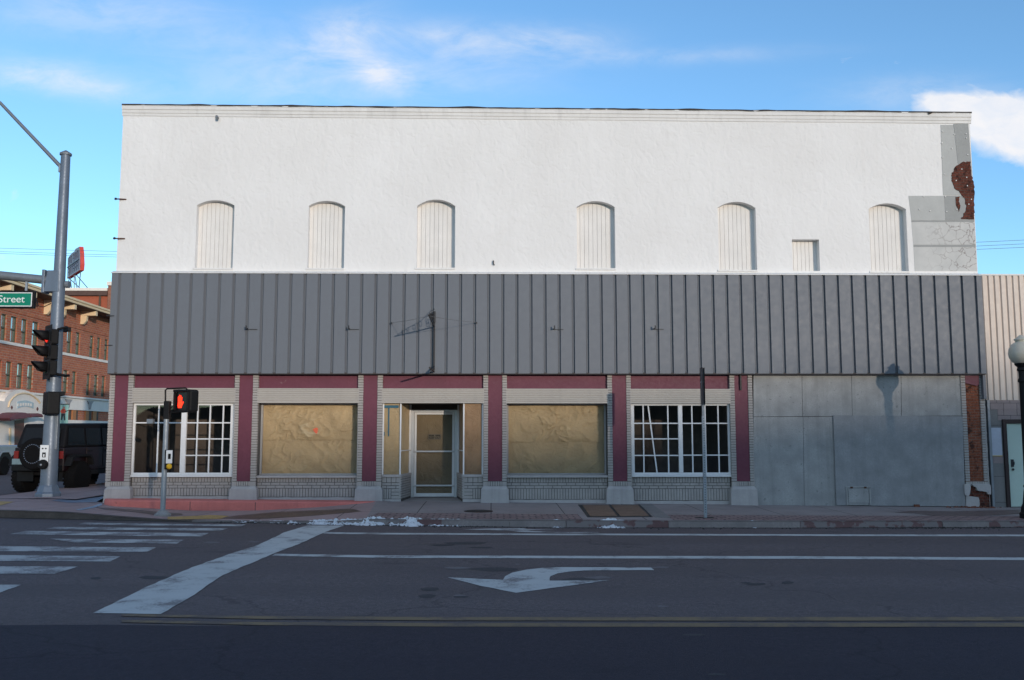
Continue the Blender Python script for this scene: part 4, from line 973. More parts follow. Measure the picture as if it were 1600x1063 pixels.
# neighbouring shop at the right edge
nb0 = fx(1536.5, 520, .08)
nbd = thing('neighbouring_shop', 'cream ribbed metal shopfront with stone tiles and a mint door', 'building', (nb0+3, .08, zb(14)))
zt_n = fz(1570, 431, .08); zl_n = fz(1570, 625.5, .08)
pr = [(nb0,.1)]; x = nb0+.02
while x < nb0+14:
    pr += [(x,.1),(x+.02,.06),(x+.115,.06),(x+.135,.1)]; x += .155
m = MB(); n = len(pr)
for x, y in pr: m.v += [(x, y, zl_n), (x, y, zt_n)]
for i in range(n-1): m.f.append((2*i, 2*i+2, 2*i+3, 2*i+1))
M['creamrib'] = mat('cream_ribbed_metal', (.58,.50,.435), .55, .05, 1, 10, streak=.15)
cr = m.build('metal_cladding', M['creamrib'], nbd)
MB().box(nb0, nb0+14, .05, .2, zt_n, zt_n+.04).build('flashing', M['trim'], cr)
MB().box(nb0+.02, nb0+14, .2, 18, -.8, zt_n-.02).build('wall', M['plinth'], nbd)
M['tile'] = brick_mat('pink_stone_tiles', (.28,.23,.225), (.24,.20,.20), (.06,.055,.055), 'y', .33, .30, .006, .002, .25, off=.5)
M['tileg'] = brick_mat('grey_stone_tiles', (.17,.17,.17), (.20,.195,.19), (.07,.065,.065), 'y', .33, .62, .006, .002, .2, off=.0)
xd = fx(1567.5, 700, .08)
zq = fz(1550, 640, .08)
MB().box(nb0+.02, nb0+14, .07, .2, zq, zl_n).build('tile_band', M['tile'], nbd)
MB().box(nb0+.02, xd, .085, .2, zb(12)-.2, zq).build('tile_pier', M['tileg'], nbd)
MB().box(fx(1559,650,.08), xd+.6, .078, .2, fz(1570,657,.08), zq).build('tile_corner', M['tile'], nbd)
MB().box(nb0+.03, xd-.02, .078, .2, fz(1555,724,.08), fz(1555,712,.08)).build('tile_course', M['tile'], nbd)
MB().box(nb0-.04, nb0+.02, .0, .2, zb(12)-.2, zl_n).build('corner_trim', M['galvdark'], nbd)
M['maroon'] = mat('dark_maroon_frame', (.03,.018,.018), .6, .2, 4, 20)
df = MB(); zdt = fz(1580,655.5,.08); dx1 = xd+1.15
df.box(xd, xd+.09, .03, .2, zb(12)-.15, zdt); df.box(dx1, dx1+.09, .03, .2, zb(12)-.15, zdt); df.box(xd+.09, dx1, .03, .2, zdt-.1, zdt)
dd = df.build('door', M['maroon'], nbd, bevel=.004)
MB().box(xd+.095, dx1-.005, .075, .12, zb(12)-.0, zdt-.105).build('door_leaf', mat('mint_door_paint', (.42,.52,.46), .5, .05, 2, 15), dd, bevel=.003)
hx, hz = fx(1582,724,.06), fz(1582,724,.06)
hd = MB().box(hx-.03, hx+.03, .05, .075, hz-.09, hz+.09); hd.tube([(hx+.01,.06,hz-.06),(hx+.02,.02,hz-.02),(hx+.02,.02,hz+.04)], .012, 6); hd.sphere((hx+.005,.05,hz-.15), .028); hd.build('handle', M['irond'], dd)
t = thing('poster', 'white paper poster taped to the stone tiles beside the mint door', 'poster', (fx(1556,691,.07), .07, fz(1556,713,.07)))
p0, p1, q0, q1 = fx(1546.8,690,.07), fx(1565,690,.07), fz(1556,713,.07), fz(1556,668.5,.07)
MB().box(p0, p1, .066, .074, q0, q1).build('sheet', mat('poster_paper', (.40,.43,.50), .6, .12, 4, 12), t)
MB().box(p0, p1, .062, .066, q0-.0, q0+.015).build('edge_strip', mat('yellow_edge', (.5,.34,.05), .6, .05), t)

# ------------------------------------------------------------ traffic signal pole at the corner
pb = at(75, 774, 1.0); pt = at(103.5, 243, 1.0); PXc = pb.x
tp = thing('traffic_signal_pole', 'tall grey steel traffic signal pole with a mast arm at the street corner', 'signal pole', (PXc, 1.0, .115))
H = pt.z-.115
MB().tube([(0,0,.0),(0,0,.35),(0,0,H*.5),(0,0,H)], [.205,.20,.155,.115], 14).build('pole', M['pole'], tp, local=True, smooth=True)
MB().lathe([(.145,0),(.145,.05),(.02,.13)], (0,0,H), 'z', 16).build('cap', M['galvdark'], tp, local=True)
MB().lathe([(.31,0),(.31,.10),(.27,.14),(.23,.26),(.20,.32)], (0,0,-.02), 'z', 8).build('base', M['pole'], tp, local=True, bevel=.01)
a0 = at(78, 438.5, 1.0); a1 = at(0, 430.5, 1.0); dv = (a1-a0)/(a1.x-a0.x)
pa = lambda dx: Vector((a0.x+dx-PXc, -.02, a0.z-.115))+Vector((0, 0, dv.z*dx))
MB().tube([pa(-.0), pa(-2), pa(-5), pa(-9)], [.112,.106,.095,.08], 12).build('mast_arm', M['galvdark'], tp, local=True, smooth=True)
c = pa(.02); q = MB(); q.hexa([(c.x-.10,-.14,c.z-.30),(c.x+.28,-.16,c.z-.30),(c.x+.28,.14,c.z-.30),(c.x-.10,.14,c.z-.30)], [(c.x-.03,-.14,c.z+.24),(c.x+.26,-.15,c.z+.24),(c.x+.26,.14,c.z+.24),(c.x-.03,.14,c.z+.24)])
q.box(c.x-.16, c.x-.09, -.15, .15, c.z-.33, c.z+.26)
q.build('arm_clamp', M['pole'], tp, local=True, bevel=.01)
MB().tube([(.17,0,c.z-.1),(.26,0,c.z-.1)], .09, 10).build('rear_boss', M['galvdark'], tp, local=True)
b0 = at(97, 263, 1.0); b1 = at(0, 160.5, 1.0); d = (b1-b0); P0 = b0-Vector((PXc,1.0,.115))
lum = MB().tube([P0, P0+d*.5, P0+d*1.0, P0+d*1.25+Vector((-.1,0,-.12)), P0+d*1.35+Vector((-.9,0,-.35))], [.05,.045,.04,.035,.03], 10).build('lamp_arm', M['galvdark'], tp, local=True, smooth=True)
MB().box(P0.x-.06, P0.x+.06, -.08, .06, P0.z-.12, P0.z+.06).build('arm_bracket', M['galv'], tp, local=True, bevel=.01)
e = P0+d*1.35+Vector((-.9,0,-.35))
MB().sphere(e+Vector((-.3,0,-.02)), .2, 1.7, .8, .5).build('lamp_head', M['galvdark'], tp, local=True, smooth=True)
MB().box(.10, .20, -.12, -.02, 1.15, 2.05).build('conduit_box', M['galvdark'], tp, local=True, bevel=.01)
cb = MB().tube([at(56, 466, .9)-Vector((PXc,1,.115)), at(60,478,.9)-Vector((PXc,1,.115)), at(68,480,.9)-Vector((PXc,1,.115)), at(80,474,.95)-Vector((PXc,1,.115))], .012, 6).build('cable', M['black'], tp, local=True)

# street name sign hung from the arm
s1 = at(54.3, 482.3, .95); s2 = at(54.3, 455, .95); W = 2.5
st = thing('street_sign', 'green street name sign with white lettering hung under the mast arm', 'street sign', (s1.x-W/2, .95, s1.z))
hh = s2.z-s1.z
MB().box(-W/2, W/2, -.05, .05, 0, hh).build('housing', M['black'], st, local=True, bevel=.012)
ex = -W/2+W-.055
gm_ = MB().box(-W/2+.04, ex-.0, -.054, -.0505, .045, hh-.045).build('border', M['signwhite'], st, local=True)
MB().box(-W/2+.06, ex-.022, -.057, -.0545, .066, hh-.066).build('face', M['signgreen'], st, local=True)
tx = text_mesh('Street', .255, 'RIGHT'); wd = max(v[0] for v in tx.v)-min(v[0] for v in tx.v)
sx = (fx(40.5,470,.95)-fx(-.5,470,.95))/wd
upright(tx, (fx(40.5,470,.95)-(s1.x-W/2), -.06, hh/2-.0), sx=sx); tx.build('lettering', M['signwhite'], st, local=True)
MB().box(fx(41,450,.95)-(s1.x-W/2)-.02, fx(41,450,.95)-(s1.x-W/2)+.03, -.02, .02, hh, hh+.30).build('hanger', M['galv'], st, local=True)

# three-lens traffic light
def signal_head(loc, rz, label):
    t = thing('traffic_light', label, 'traffic light', loc, rz)
    m = MB()
    for k in range(3): m.box(-.18, .18, -.10, .12, k*.385+.004, k*.385+.377)
    m.build('housing', M['black'], t, bevel=.03, local=True)
    MB().box(-.30,.30,-.085,-.075,-.09,1.245).build('backplate', M['black'], t, local=True)
    for k, mm in enumerate(('lensoff_g','lensoff_y','redlamp')):
        z = k*.385+.19
        MB().lathe([(.145,-.112),(.12,-.13),(.05,-.14),(.002,-.142)][::-1], (0,0,z), 'y', 20).build('lens', M[mm], t, smooth=True, local=True)
        v = MB(); n = 18
        for i in range(n+1):
            a = R(-40)+R(260)*i/n; x, zz = .155*math.cos(a), .155*math.sin(a); ln = .30 if i not in (0, n) else .12
            v.v += [(x,-.10,z+zz),(x*.98,-.10-ln*(.55+.45*max(0,math.sin(a)+.3)),z+zz*.98)]
        for i in range(n): v.f.append((2*i,2*i+2,2*i+3,2*i+1))
        o = v.build('visor', M['black'], t, smooth=True, local=True); md = o.modifiers.new('thickness','SOLIDIFY'); md.thickness = .006
    return t
hp_ = at(78, 593, .70)
tl = signal_head((hp_.x, .68, hp_.z+.09), R(-50), 'black three lens traffic light with its red lens lit, strapped to the signal pole')
sb = MB(); sb.tube([(.05,.10,1.15),(.12,.30,1.22),(.34,.30,1.15)], .03, 8); sb.box(-.03,.4,.26,.33,1.10,1.19); sb.build('bracket', M['black'], tl, local=True)
MB().tube([(.05,.10,.05),(.2,.3,.0),(.36,.34,.0)], .035, 8).build('bracket', M['black'], tl, local=True)
pp = at(78, 648, .72)
t = thing('pedestrian_signal', 'black pedestrian signal seen side on, strapped to the tall signal pole', 'signal', (pp.x, .74, pp.z), R(128))
MB().box(-.24, .24, -.16, .14, 0, .56).build('housing', M['black'], t, bevel=.035, local=True)
MB().box(-.22, .22, -.26, -.15, .46, .57).build('visor', M['black'], t, bevel=.02, local=True)
MB().box(-.16, .16, -.145, -.139, .06, .38).build('face', M['lensoff_y'], t, local=True)
pq = at(68.2, 729, .76)
t = thing('push_button', 'white push button sign with black pedestrian symbol on the tall signal pole', 'push button', (pq.x, .76, pq.z), R(-6))
MB().box(-.11, .11, -.012, .0, .11, .52).build('plate', M['signwhite'], t, bevel=.01, local=True)
sm = MB(); sm.box(-.045,.045,-.0165,-.0125,.22,.34); sm.box(-.06,-.02,-.016,-.0125,.42,.45); sm.box(.02,.06,-.016,-.0125,.42,.45); sm.build('symbol', M['black'], t, local=True)
MB().box(-.018, .018, -.0195, -.017, .235, .30).build('figure', M['signwhite'], t, local=True)
MB().lathe([(.12,.0),(.12,-.06),(.10,-.09),(.03,-.10)], (0,0,.05), 'y', 16).build('button_housing', M['black'], t, local=True)
MB().sphere((-.01,-.10,.04), .028).build('button', M['galv'], t, local=True)

# short post with the lit hand
g = gnd(254, 806.5, pav_z); top = at(262.3, 652, g.y)
sp_ = thing('pedestrian_signal_post', 'short grey steel post in the red stained ramp carrying the lit hand signal', 'post', g)
Hs = top.z-g.z
MB().tube([(0,0,0),(0,0,Hs)], .052, 14).build('post', M['galv'], sp_, smooth=True, local=True)
MB().lathe([(.17,-.03),(.17,.04),(.13,.06),(.10,.10),(.06,.12)], (0,0,0), 'z', 10).build('base', M['concrete'], sp_, local=True)
c0 = top.z-g.z; W_ = lambda px, py: at(px, py, g.y)-g
m = MB(); a = W_(256.5, 655); b = W_(266.5, 627); m.box(a.x, b.x, -.07, .07, a.z, b.z); m.build('terminal_box', M['black'], sp_, bevel=.01, local=True)
k1, k2, k3, k4, k5, k6 = W_(258.5,627), W_(258.5,610), W_(261,607.5), W_(290,606.5), W_(293,609), W_(292.5,622)
MB().tube([k1,k2,k3,k4,k5,k6], .018, 8).build('upper_arm', M['black'], sp_, local=True)
MB().tube([W_(262,645), W_(291,643.5), W_(293,640)], .018, 8).build('lower_arm', M['black'], sp_, local=True)
MB().box(W_(258,0).x, W_(267,0).x, -.06, .06, W_(262,662).z, W_(262,655).z).build('collar', M['galvdark'], sp_, local=True)
hc = at(289.5, 644.5, g.y-.02)
t = thing('pedestrian_signal', 'black pedestrian signal box showing a lit red hand on the short post', 'signal', hc, R(-33))
HW, HH = .225, .47
MB().box(-HW, HW, -.08, .16, 0, HH).build('housing', M['black'], t, bevel=.045, local=True)
fr_ = MB()
fr_.box(-HW, HW, -.15, -.075, HH-.05, HH); fr_.box(-HW, HW, -.12, -.075, 0, .04); fr_.box(-HW, -HW+.03, -.14, -.075, .04, HH-.05); fr_.box(HW-.03, HW, -.14, -.075, .04, HH-.05)
fr_.build('hood', M['black'], t, bevel=.01, local=True)
MB().box(-HW+.035, HW-.035, -.086, -.081, .045, HH-.055).build('face', mat('dark_signal_face', (.006,.006,.006), .3, .1), t, local=True)
hd = MB(); hx, hz = -.065, .09
hd.prism([(hx+x, -.088, hz+z) for x, z in ((-.055,.0),(.05,.0),(.065,.05),(.06,.13),(-.06,.13),(-.065,.06))], (0,-.004,0))
for i, (x, l) in enumerate(((-.048,.11),(-.017,.145),(.016,.135),(.047,.10))): hd.prism([(hx+x-.0125,-.088,hz+.125),(hx+x+.0125,-.088,hz+.125),(hx+x*1.12+.011,-.088,hz+.125+l),(hx+x*1.12-.011,-.088,hz+.125+l)], (0,-.004,0))
hd.prism([(hx+.055,-.088,hz+.03),(hx+.115,-.088,hz+.115),(hx+.10,-.088,hz+.135),(hx+.05,-.088,hz+.085)], (0,-.004,0))
def led_mat():
    m, t_, P, N, L = nt('lit_led_hand'); co = N.new('ShaderNodeTexCoord').outputs['Object']
    v = N.new('ShaderNodeTexVoronoi'); v.inputs['Scale'].default_value = 52; L.new(co, v.inputs['Vector'])
    s = ramp(N, L, v.outputs['Distance'], [(.25, 7), (.5, .35)]); P.inputs['Base Color'].default_value = (.1,.01,.005,1); P.inputs['Emission Color'].default_value = (1,.045,.012,1)
    L.new(s, P.inputs['Emission Strength']); return m
hd.build('hand_symbol', M['handlamp'], t, local=True)
pq = at(263.5, 729, g.y-.07)
t = thing('push_button', 'small push button sign with a round yellow button on the short post', 'push button', pq, R(50))
MB().box(-.07, .07, -.012, .0, .06, .33).build('plate', M['signwhite'], t, bevel=.008, local=True)
MB().box(-.03, .03, -.016, -.0125, .15, .26).build('symbol', M['black'], t, local=True)
MB().box(-.075, .075, .0, .04, -.06, .34).build('backing', M['black'], t, bevel=.01, local=True)
MB().lathe([(.055,-.0),(.055,-.035),(.04,-.05),(.002,-.052)], (0,0,0), 'y', 16).build('button', M['yellow'], t, local=True)

# edge-on parking sign
g = gnd(1102.3, 809.5, pav_z); zt = at(1103.5, 650, g.y).z-g.z; z1 = at(1103.5, 574.5, g.y).z-g.z
t = thing('sign_post', 'thin perforated steel sign post at the kerb with its dark sign turned edge on', 'sign post', g)
m = MB(); w_ = .03
m.box(-w_, w_, -w_, w_, -.02, zt+.0); pst = m.build('post', M['galv'], t, local=True, bevel=.004)
ho = MB(); z = .12
while z < zt-.05: ho.lathe([(.009,-.0315),(.009,-.0305)], (0,0,z), 'y', 8); z += .05
ho.build('perforation', M['black'], t, local=True)
MB().box(-w_*.8, w_*.8, -w_*.8, w_*.8, zt, z1-.03).build('upper_post', M['galvdark'], t, local=True)
sg = MB(); a = R(-3); dx, dy = math.sin(a), -math.cos(a); zb_ = at(1103.5, 633, g.y).z-g.z
sg.prism([(-.022+dx*(-.15), dy*(-.15), zb_),(-.022+dx*.15, dy*.15, zb_),(-.022+dx*.15, dy*.15, z1),(-.022+dx*(-.15), dy*(-.15), z1)], (.003,0,0))
sg.prism([(.020+dx*(-.15), dy*(-.15), zb_),(.020+dx*.15, dy*.15, zb_),(.020+dx*.15, dy*.15, z1-.01),(.020+dx*(-.15), dy*(-.15), z1-.01)], (.003,0,0))
sg.build('sign_plate', mat('dark_sign_back', (.035,.03,.036), .6, .15, 5, 30), t, local=True)
bl = MB(); 
for q in (597.3, 633): z = at(1103.5, q, g.y).z-g.z; bl.box(-.036,.036,-.05,.05,z-.012,z+.012)
bl.build('bolt', M['galv'], t, local=True)
MB().box(-.2,.16,-.10,.10,-.012,.008).build('ground_plate', M['black'], t, local=True, bevel=.004)

# ornamental street lamp at the right edge
g = gnd(1612, 810.5, pav_z); gc = at(1598, 552, g.y); Rg = .265
t = thing('street_lamp', 'black cast iron street lamp with a frosted globe at the right edge', 'street lamp', g)
zc = gc.z-g.z
MB().lathe([(.22,-.02),(.22,.10),(.19,.13),(.185,.22),(.15,.30),(.12,.55),(.105,.62),(.125,.66),(.10,.70),(.095,1.2),(.088,zc-.62),(.11,zc-.60),(.11,zc-.56),(.085,zc-.52),(.09,zc-.38)], (0,0,0), 'z', 20).build('post', M['black'], t, smooth=True, local=True)
MB().lathe([(.09,zc-.38),(.12,zc-.36),(.10,zc-.30),(.15,zc-.25),(.16,zc-.22),(.10,zc-.2)], (0,0,0), 'z', 20).build('collar', M['black'], t, smooth=True, local=True)
gmt = mat('frosted_lamp_globe', (.52,.48,.40), .25, .05, 3, 10); gmt.node_tree.nodes['Principled BSDF'].inputs['Subsurface Weight'].default_value = .2
MB().lathe([(.10,-.24),(.19,-.19),(.25,-.09),(.262,.0),(.245,.10),(.19,.19),(.12,.235),(.12,.26),(.14,.27),(.14,.30),(.09,.32),(.07,.35),(.03,.38),(.002,.385)], (0,0,zc), 'z', 24).build('globe', gmt, t, smooth=True, local=True)
MB().box(-.11, -.07, -.13, -.06, .62, .8).build('hand_hole', M['black'], t, local=True, bevel=.01)

# ------------------------------------------------------------ vehicles
M['jeepred'] = mat('dark_maroon_car_paint', (.009,.003,.004), .4, .08, 2, 12, spec=.35, coat=.12)
M['softtop'] = mat('black_soft_top', (.007,.007,.009), .7, .1, 3, 25, spec=.15)
M['carglass'] = mat('dark_car_glass', (.004,.005,.006), .1, .05, spec=.3)
M['rubber'] = mat('tyre_rubber', (.007,.007,.008), .9, .15, 6, 30, .012, 14, spec=.1)
M['rimdark'] = mat('dark_alloy', (.04,.04,.042), .45, .1, 6, 20, metal=.4)
M['tail'] = mat('red_tail_lamp', (.16,.012,.012), .25, .05)
M['plate'] = mat('pale_number_plate', (.16,.23,.26), .5, .15, 12, 60)
M['silver'] = mat('silver_blue_car_paint', (.27,.31,.38), .35, .05, 2, 12, metal=.35, spec=.5, coat=.4)
M['silver2'] = mat('pale_blue_car_paint', (.40,.44,.50), .35, .05, 2, 12, metal=.2, spec=.5, coat=.4)
M['chrome'] = mat('chrome', (.5,.5,.52), .2, .05, metal=1)
def wheel(t, x, y, r, w, side, rim='rimdark', ring=False):
    cx = x; m = MB()
    m.lathe([(r*.60,-w/2),(r*.9,-w/2),(r*.97,-w*.42),(r,-w*.3),(r,w*.3),(r*.97,w*.42),(r*.9,w/2),(r*.60,w/2)], (cx,y,r), 'x', 30)
    for k in range(26):
        a = 2*math.pi*k/26; ca, sa = math.cos(a), math.sin(a)
        for s_ in (-1, 1):
            xx0, xx1 = sorted((cx+s_*w*.06, cx+s_*w*.46)); b = []
            for rr in (r*.97, r*1.022):
                for aa in (a-.07+.05*s_, a+.07+.05*s_): b.append((rr*math.cos(aa), rr*math.sin(aa)))
            m.hexa([(xx0,y+b[0][0],r+b[0][1]),(xx1,y+b[0][0],r+b[0][1]),(xx1,y+b[1][0],r+b[1][1]),(xx0,y+b[1][0],r+b[1][1])], [(xx0,y+b[2][0],r+b[2][1]),(xx1,y+b[2][0],r+b[2][1]),(xx1,y+b[3][0],r+b[3][1]),(xx0,y+b[3][0],r+b[3][1])])
    o = m.build('wheel', M['rubber'], t, local=True)
    q = MB(); f = side*w*.40
    q.lathe([(r*.61,cx-w*.3),(r*.61,cx+f),(r*.55,cx+f),(r*.52,cx+f*.55),(r*.2,cx+f*.5),(r*.16,cx+f*.85),(.002,cx+f*.87)] if side > 0 else [(r*.61,cx+w*.3),(r*.61,cx+f),(r*.55,cx+f),(r*.52,cx+f*.55),(r*.2,cx+f*.5),(r*.16,cx+f*.85),(.002,cx+f*.87)], (0,y,r), 'x', 24)
    for k in range(5):
        a = 2*math.pi*k/5; q.tube([(cx+f*.7, y+r*.12*math.cos(a), r+r*.12*math.sin(a)), (cx+f*.85, y+r*.56*math.cos(a), r+r*.56*math.sin(a))], r*.085, 6)
    q.build('rim', M[rim], o, smooth=True, local=True)
    return o
ja = at(80, 769, 5.0)
jr = R(-9); jf = Vector((math.sin(R(9)), math.cos(R(9)), 0)); jz = at(80, 769.5, 5.0).z
jx = at(83, 700, 5.0).x
j = thing('off_road_car', 'dark maroon lifted off road car with a spare wheel, parked on the side street', 'car', Vector((jx, 5.0, jz))+jf*1.48, jr)
tub = MB()
tub.hexa([(-.76,-2.08,.62),(.76,-2.08,.62),(.78,1.0,.62),(-.78,1.0,.62)], [(-.77,-2.10,1.30),(.77,-2.10,1.30),(.79,1.0,1.32),(-.79,1.0,1.32)])
tub.hexa([(-.72,1.0,.66),(.72,1.0,.66),(.60,2.12,.66),(-.60,2.12,.66)], [(-.74,1.0,1.32),(.74,1.0,1.32),(.60,2.12,1.24),(-.60,2.12,1.24)])
body = tub.build('body', M['jeepred'], j, bevel=.035, local=True)
top_ = MB().hexa([(-.75,-2.08,1.30),(.75,-2.08,1.30),(.76,.78,1.32),(-.76,.78,1.32)], [(-.67,-1.86,1.97),(.67,-1.86,1.97),(.67,.30,2.02),(-.67,.30,2.02)])
top_.build('soft_top', M['softtop'], j, bevel=.05, local=True)
def side_q(m, y0, y1, z0, z1, s, o=.012):
    f = lambda z: lerp(.755, .672, (z-1.30)/.7)+o
    def yy(y, z): return y
    m.add([(s*f(z0),y0,z0),(s*f(z0),y1,z0),(s*f(z1),y1-(.12 if y1 > .4 else 0),z1),(s*f(z1),y0+(.08 if y0 < -1.8 else 0),z1)], [(0,1,2,3)])
for s in (-1, 1):
    for y0, y1 in ((-1.92,-1.12),(-1.02,-.28),(-.20,.55)):
        m = MB(); side_q(m, y0, y1, 1.36, 1.86, s); m.build('window', M['carglass'], j, local=True)
    for y0, y1 in ((-1.06,-.25),(-.22,.66)):
        m = MB().box(min(s*.775, s*.797), max(s*.775, s*.797), y0, y1, .70, 1.30); d_ = m.build('door', M['jeepred'], j, bevel=.012, local=True)
        MB().box(min(s*.797, s*.825), max(s*.797, s*.825), y0+.08, y0+.24, 1.17, 1.21).build('handle', M['black'], d_, local=True)
    for yc in (-1.48, 1.48):
        fl_ = MB(); P = [(-.60,.78),(-.50,1.02),(-.38,1.10),(.38,1.10),(.50,1.02),(.60,.78),(.53,.78),(.44,.98),(.35,1.03),(-.35,1.03),(-.44,.98),(-.53,.78)]
        fl_.prism([(s*.72, yc+a, b) for a, b in P], (s*.24,0,0)); fl_.build('fender_flare', M['black'], j, bevel=.01, local=True)
        wheel(j, s*.80, yc, .45, .33, s, 'rimdark')
    MB().box(min(s*.62,s*.76), max(s*.62,s*.76), -2.135, -2.10, .98, 1.20).build('tail_light', M['tail'], j, bevel=.008, local=True)
    m = MB(); m.box(min(s*.8,s*1.02), max(s*.8,s*1.02), .52, .60, 1.30, 1.48); m.build('mirror', M['black'], j, bevel=.02, local=True)
    MB().box(min(s*.2,s*.7), max(s*.2,s*.7), -2.02, -2.0, .34, .62).build('mud_flap', M['black'], j, local=True)
m = MB(); m.add([(-.58,-2.088,1.40),(.58,-2.088,1.40),(.54,-1.955,1.86),(-.54,-1.955,1.86)], [(0,1,2,3)]); m.build('rear_window', M['carglass'], j, local=True)
MB().box(-.70,.76,-2.30,-2.12,.64,.80).build('bumper', M['black'], j, bevel=.02, local=True)
MB().box(-.86,.86,-1.9,1.9,.5,.63).build('underbody', M['black'], j, bevel=.02, local=True)
mm_ = MB(); mm_.box(-.78,-.46,-2.165,-2.14,.82,.98); mm_.build('number_plate', M['plate'], j, local=True)
sw = MB().lathe([(.25,-.15),(.40,-.15),(.44,-.11),(.455,-.05),(.455,.06),(.43,.12),(.40,.15),(.25,.15)], (.06,-2.32,1.12), 'y', 30).build('spare_wheel', M['rubber'], j, local=True)
MB().lathe([(.255,.0),(.255,-.13),(.21,-.10),(.08,-.08),(.06,-.13),(.002,-.13)], (.06,-2.32,1.12), 'y', 20).build('rim', M['rimdark'], sw, smooth=True, local=True)
bd = MB()
for k in range(26):
    a = 2*math.pi*k/26; bd.sphere((.06+.262*math.cos(a), -2.47, 1.12+.262*math.sin(a)), .021, seg=6, rings=4)
bd.build('beaded_ring', M['chrome'], sw, smooth=True, local=True)
MB().tube([(.35,-2.25,.56),(.55,-2.42,.54)], .05, 10).build('exhaust', M['galvdark'], j, local=True)
tg = MB().box(.90,.905,-1.98,-1.86,.62,.98); 
# pickup on the far side
k = thing('pickup_truck', 'silver blue pickup truck across the side street, seen at the left edge', 'truck', (-21.2, 14.9, -.05), R(180))
MB().hexa([(-.95,-2.95,.55),(.95,-2.95,.55),(.95,-.72,.55),(-.95,-.72,.55)], [(-.96,-2.95,1.25),(.96,-2.95,1.25),(.96,-.72,1.25),(-.96,-.72,1.25)]).build('bed', M['silver'], k, bevel=.04, local=True)
cab = MB().hexa([(-.95,-.66,.55),(.95,-.66,.55),(.95,1.2,.55),(-.95,1.2,.55)], [(-.96,-.66,1.22),(.96,-.66,1.22),(.96,1.2,1.22),(-.96,1.2,1.22)])
cab.hexa([(-.94,-.66,1.22),(.94,-.66,1.22),(.94,1.2,1.22),(-.94,1.2,1.22)], [(-.74,-.52,1.85),(.74,-.52,1.85),(.74,.55,1.85),(-.74,.55,1.85)])
cab.hexa([(-.94,1.2,.55),(.94,1.2,.55),(.88,2.75,.55),(-.88,2.75,.55)], [(-.94,1.2,1.2),(.94,1.2,1.2),(.86,2.75,1.1),(-.86,2.75,1.1)])
cab.build('body', M['silver2'], k, bevel=.05, local=True)
for s in (-1, 1):
    for yc in (-1.8, 1.8):
        P = [(-.52,.50),(-.45,.78),(-.25,.95),(.25,.95),(.45,.78),(.52,.50)]
        MB().prism([(s*.90, yc+a, b) for a, b in P], (s*.068,0,0)).build('wheel_arch', M['black'], k, local=True)
        MB().prism([(s*.93, yc+a*1.15, b*1.08-.02) for a, b in P]+[(s*.93, yc+a, b) for a, b in P[::-1]], (s*.06,0,0)).build('fender_lip', M['silver'], k, bevel=.01, local=True)
        wheel(k, s*.86, yc, .39, .25, s, 'galv')
    m = MB(); m.add([(s*.935,-.50,1.27),(s*.935,.95,1.27),(s*.775,.50,1.78),(s*.775,-.46,1.78)], [(0,1,2,3)]); m.build('window', M['carglass'], k, local=True)
    MB().box(min(s*.94,s*.975), max(s*.94,s*.975), -.4, 1.1, .62, .66).build('side_trim', M['chrome'], k, local=True)
    MB().box(min(s*.7,s*.95), max(s*.7,s*.95), -2.98, -2.95, .8, 1.15).build('tail_light', M['tail'], k, local=True)
MB().box(-.96,.96,-3.15,-2.97,.48,.68).build('bumper', M['chrome'], k, bevel=.02, local=True)
MB().box(-.8,.8,-2.9,2.5,.36,.54).build('underbody', M['black'], k, local=True)

# ------------------------------------------------------------ brick building across the side street
XB = -28.0
M['brickred'] = brick_mat('mottled_red_brick', (.52,.17,.085), (.38,.105,.065), (.46,.32,.24), 'x', .42, .15, .016, .008, .35, spall=(.36,.17,.10))
M['cream'] = mat('cream_painted_wood', (.78,.60,.38), .7, .07, 1.5, 12)
M['whitestone'] = mat('white_painted_stone', (.80,.74,.67), .75, .08, 1.2, 12, streak=.15)
M['greenframe'] = mat('olive_window_frame', (.07,.08,.05), .5, .1, 3, 15)
M['paneglass'] = mat('sky_reflecting_pane', (.42,.52,.55), .06, .08, spec=.8, metal=.85)
M['soffit'] = mat('brown_soffit', (.10,.07,.05), .8, .15, 2, 14)
br = thing('brick_building', 'three storey red brick building with cream eaves and a white arched entrance', 'building', (XB, 40, -.05))
B = lambda px, py, X=XB: atX(px, py, X)
upper = [(-24,-15),(-8,1),(-1+1.2,7.3),(14,24),(31,40),(48,58),(88.5,96.5),(103,112),(117,124),(139,146),(150.5,157),(162.5,168)]
upper = [(-18,-10),(-1.5,7.3),(14,24),(31,40),(48,58),(88.5,96.5),(103,111),(117,124),(139,145.5),(150.5,156.5),(162.5,168)]
lower = [(-18,-9),(-5,3.5),(10.5,19.5),(28,37.5),(44.3,53.3),(88,95.5),(100.5,108),(114,121),(137,143),(148.5,155),(160.5,166.5)]
zu0, zu1 = B(55,541.5).z, B(55,503).z; zl0, zl1 = B(48,609).z, B(48,570.5).z
ZR = B(100,474).z; hs = []
for y0 in (15.4,16.8,18.2,20.6,22.0,23.4,25.4):
    for q0, q1 in ((zu0, zu1), (zl0, zl1)): hs.append((y0, y0+.78, q0, q1))
for row, (q0, q1) in ((upper, (zu0, zu1)), (lower, (zl0, zl1))):
    for a, b in row:
        ya, yb_ = B(a, 560).y, B(b, 560).y; hs.append((ya, yb_, q0, q1))
w = poly_sheet([[(XB,14,-.6),(XB,100,-.6),(XB,100,ZR+.5),(XB,14,ZR+.5)]]+[[(XB,a,c),(XB,b,c),(XB,b,d_),(XB,a,d_)] for a, b, c, d_ in hs])
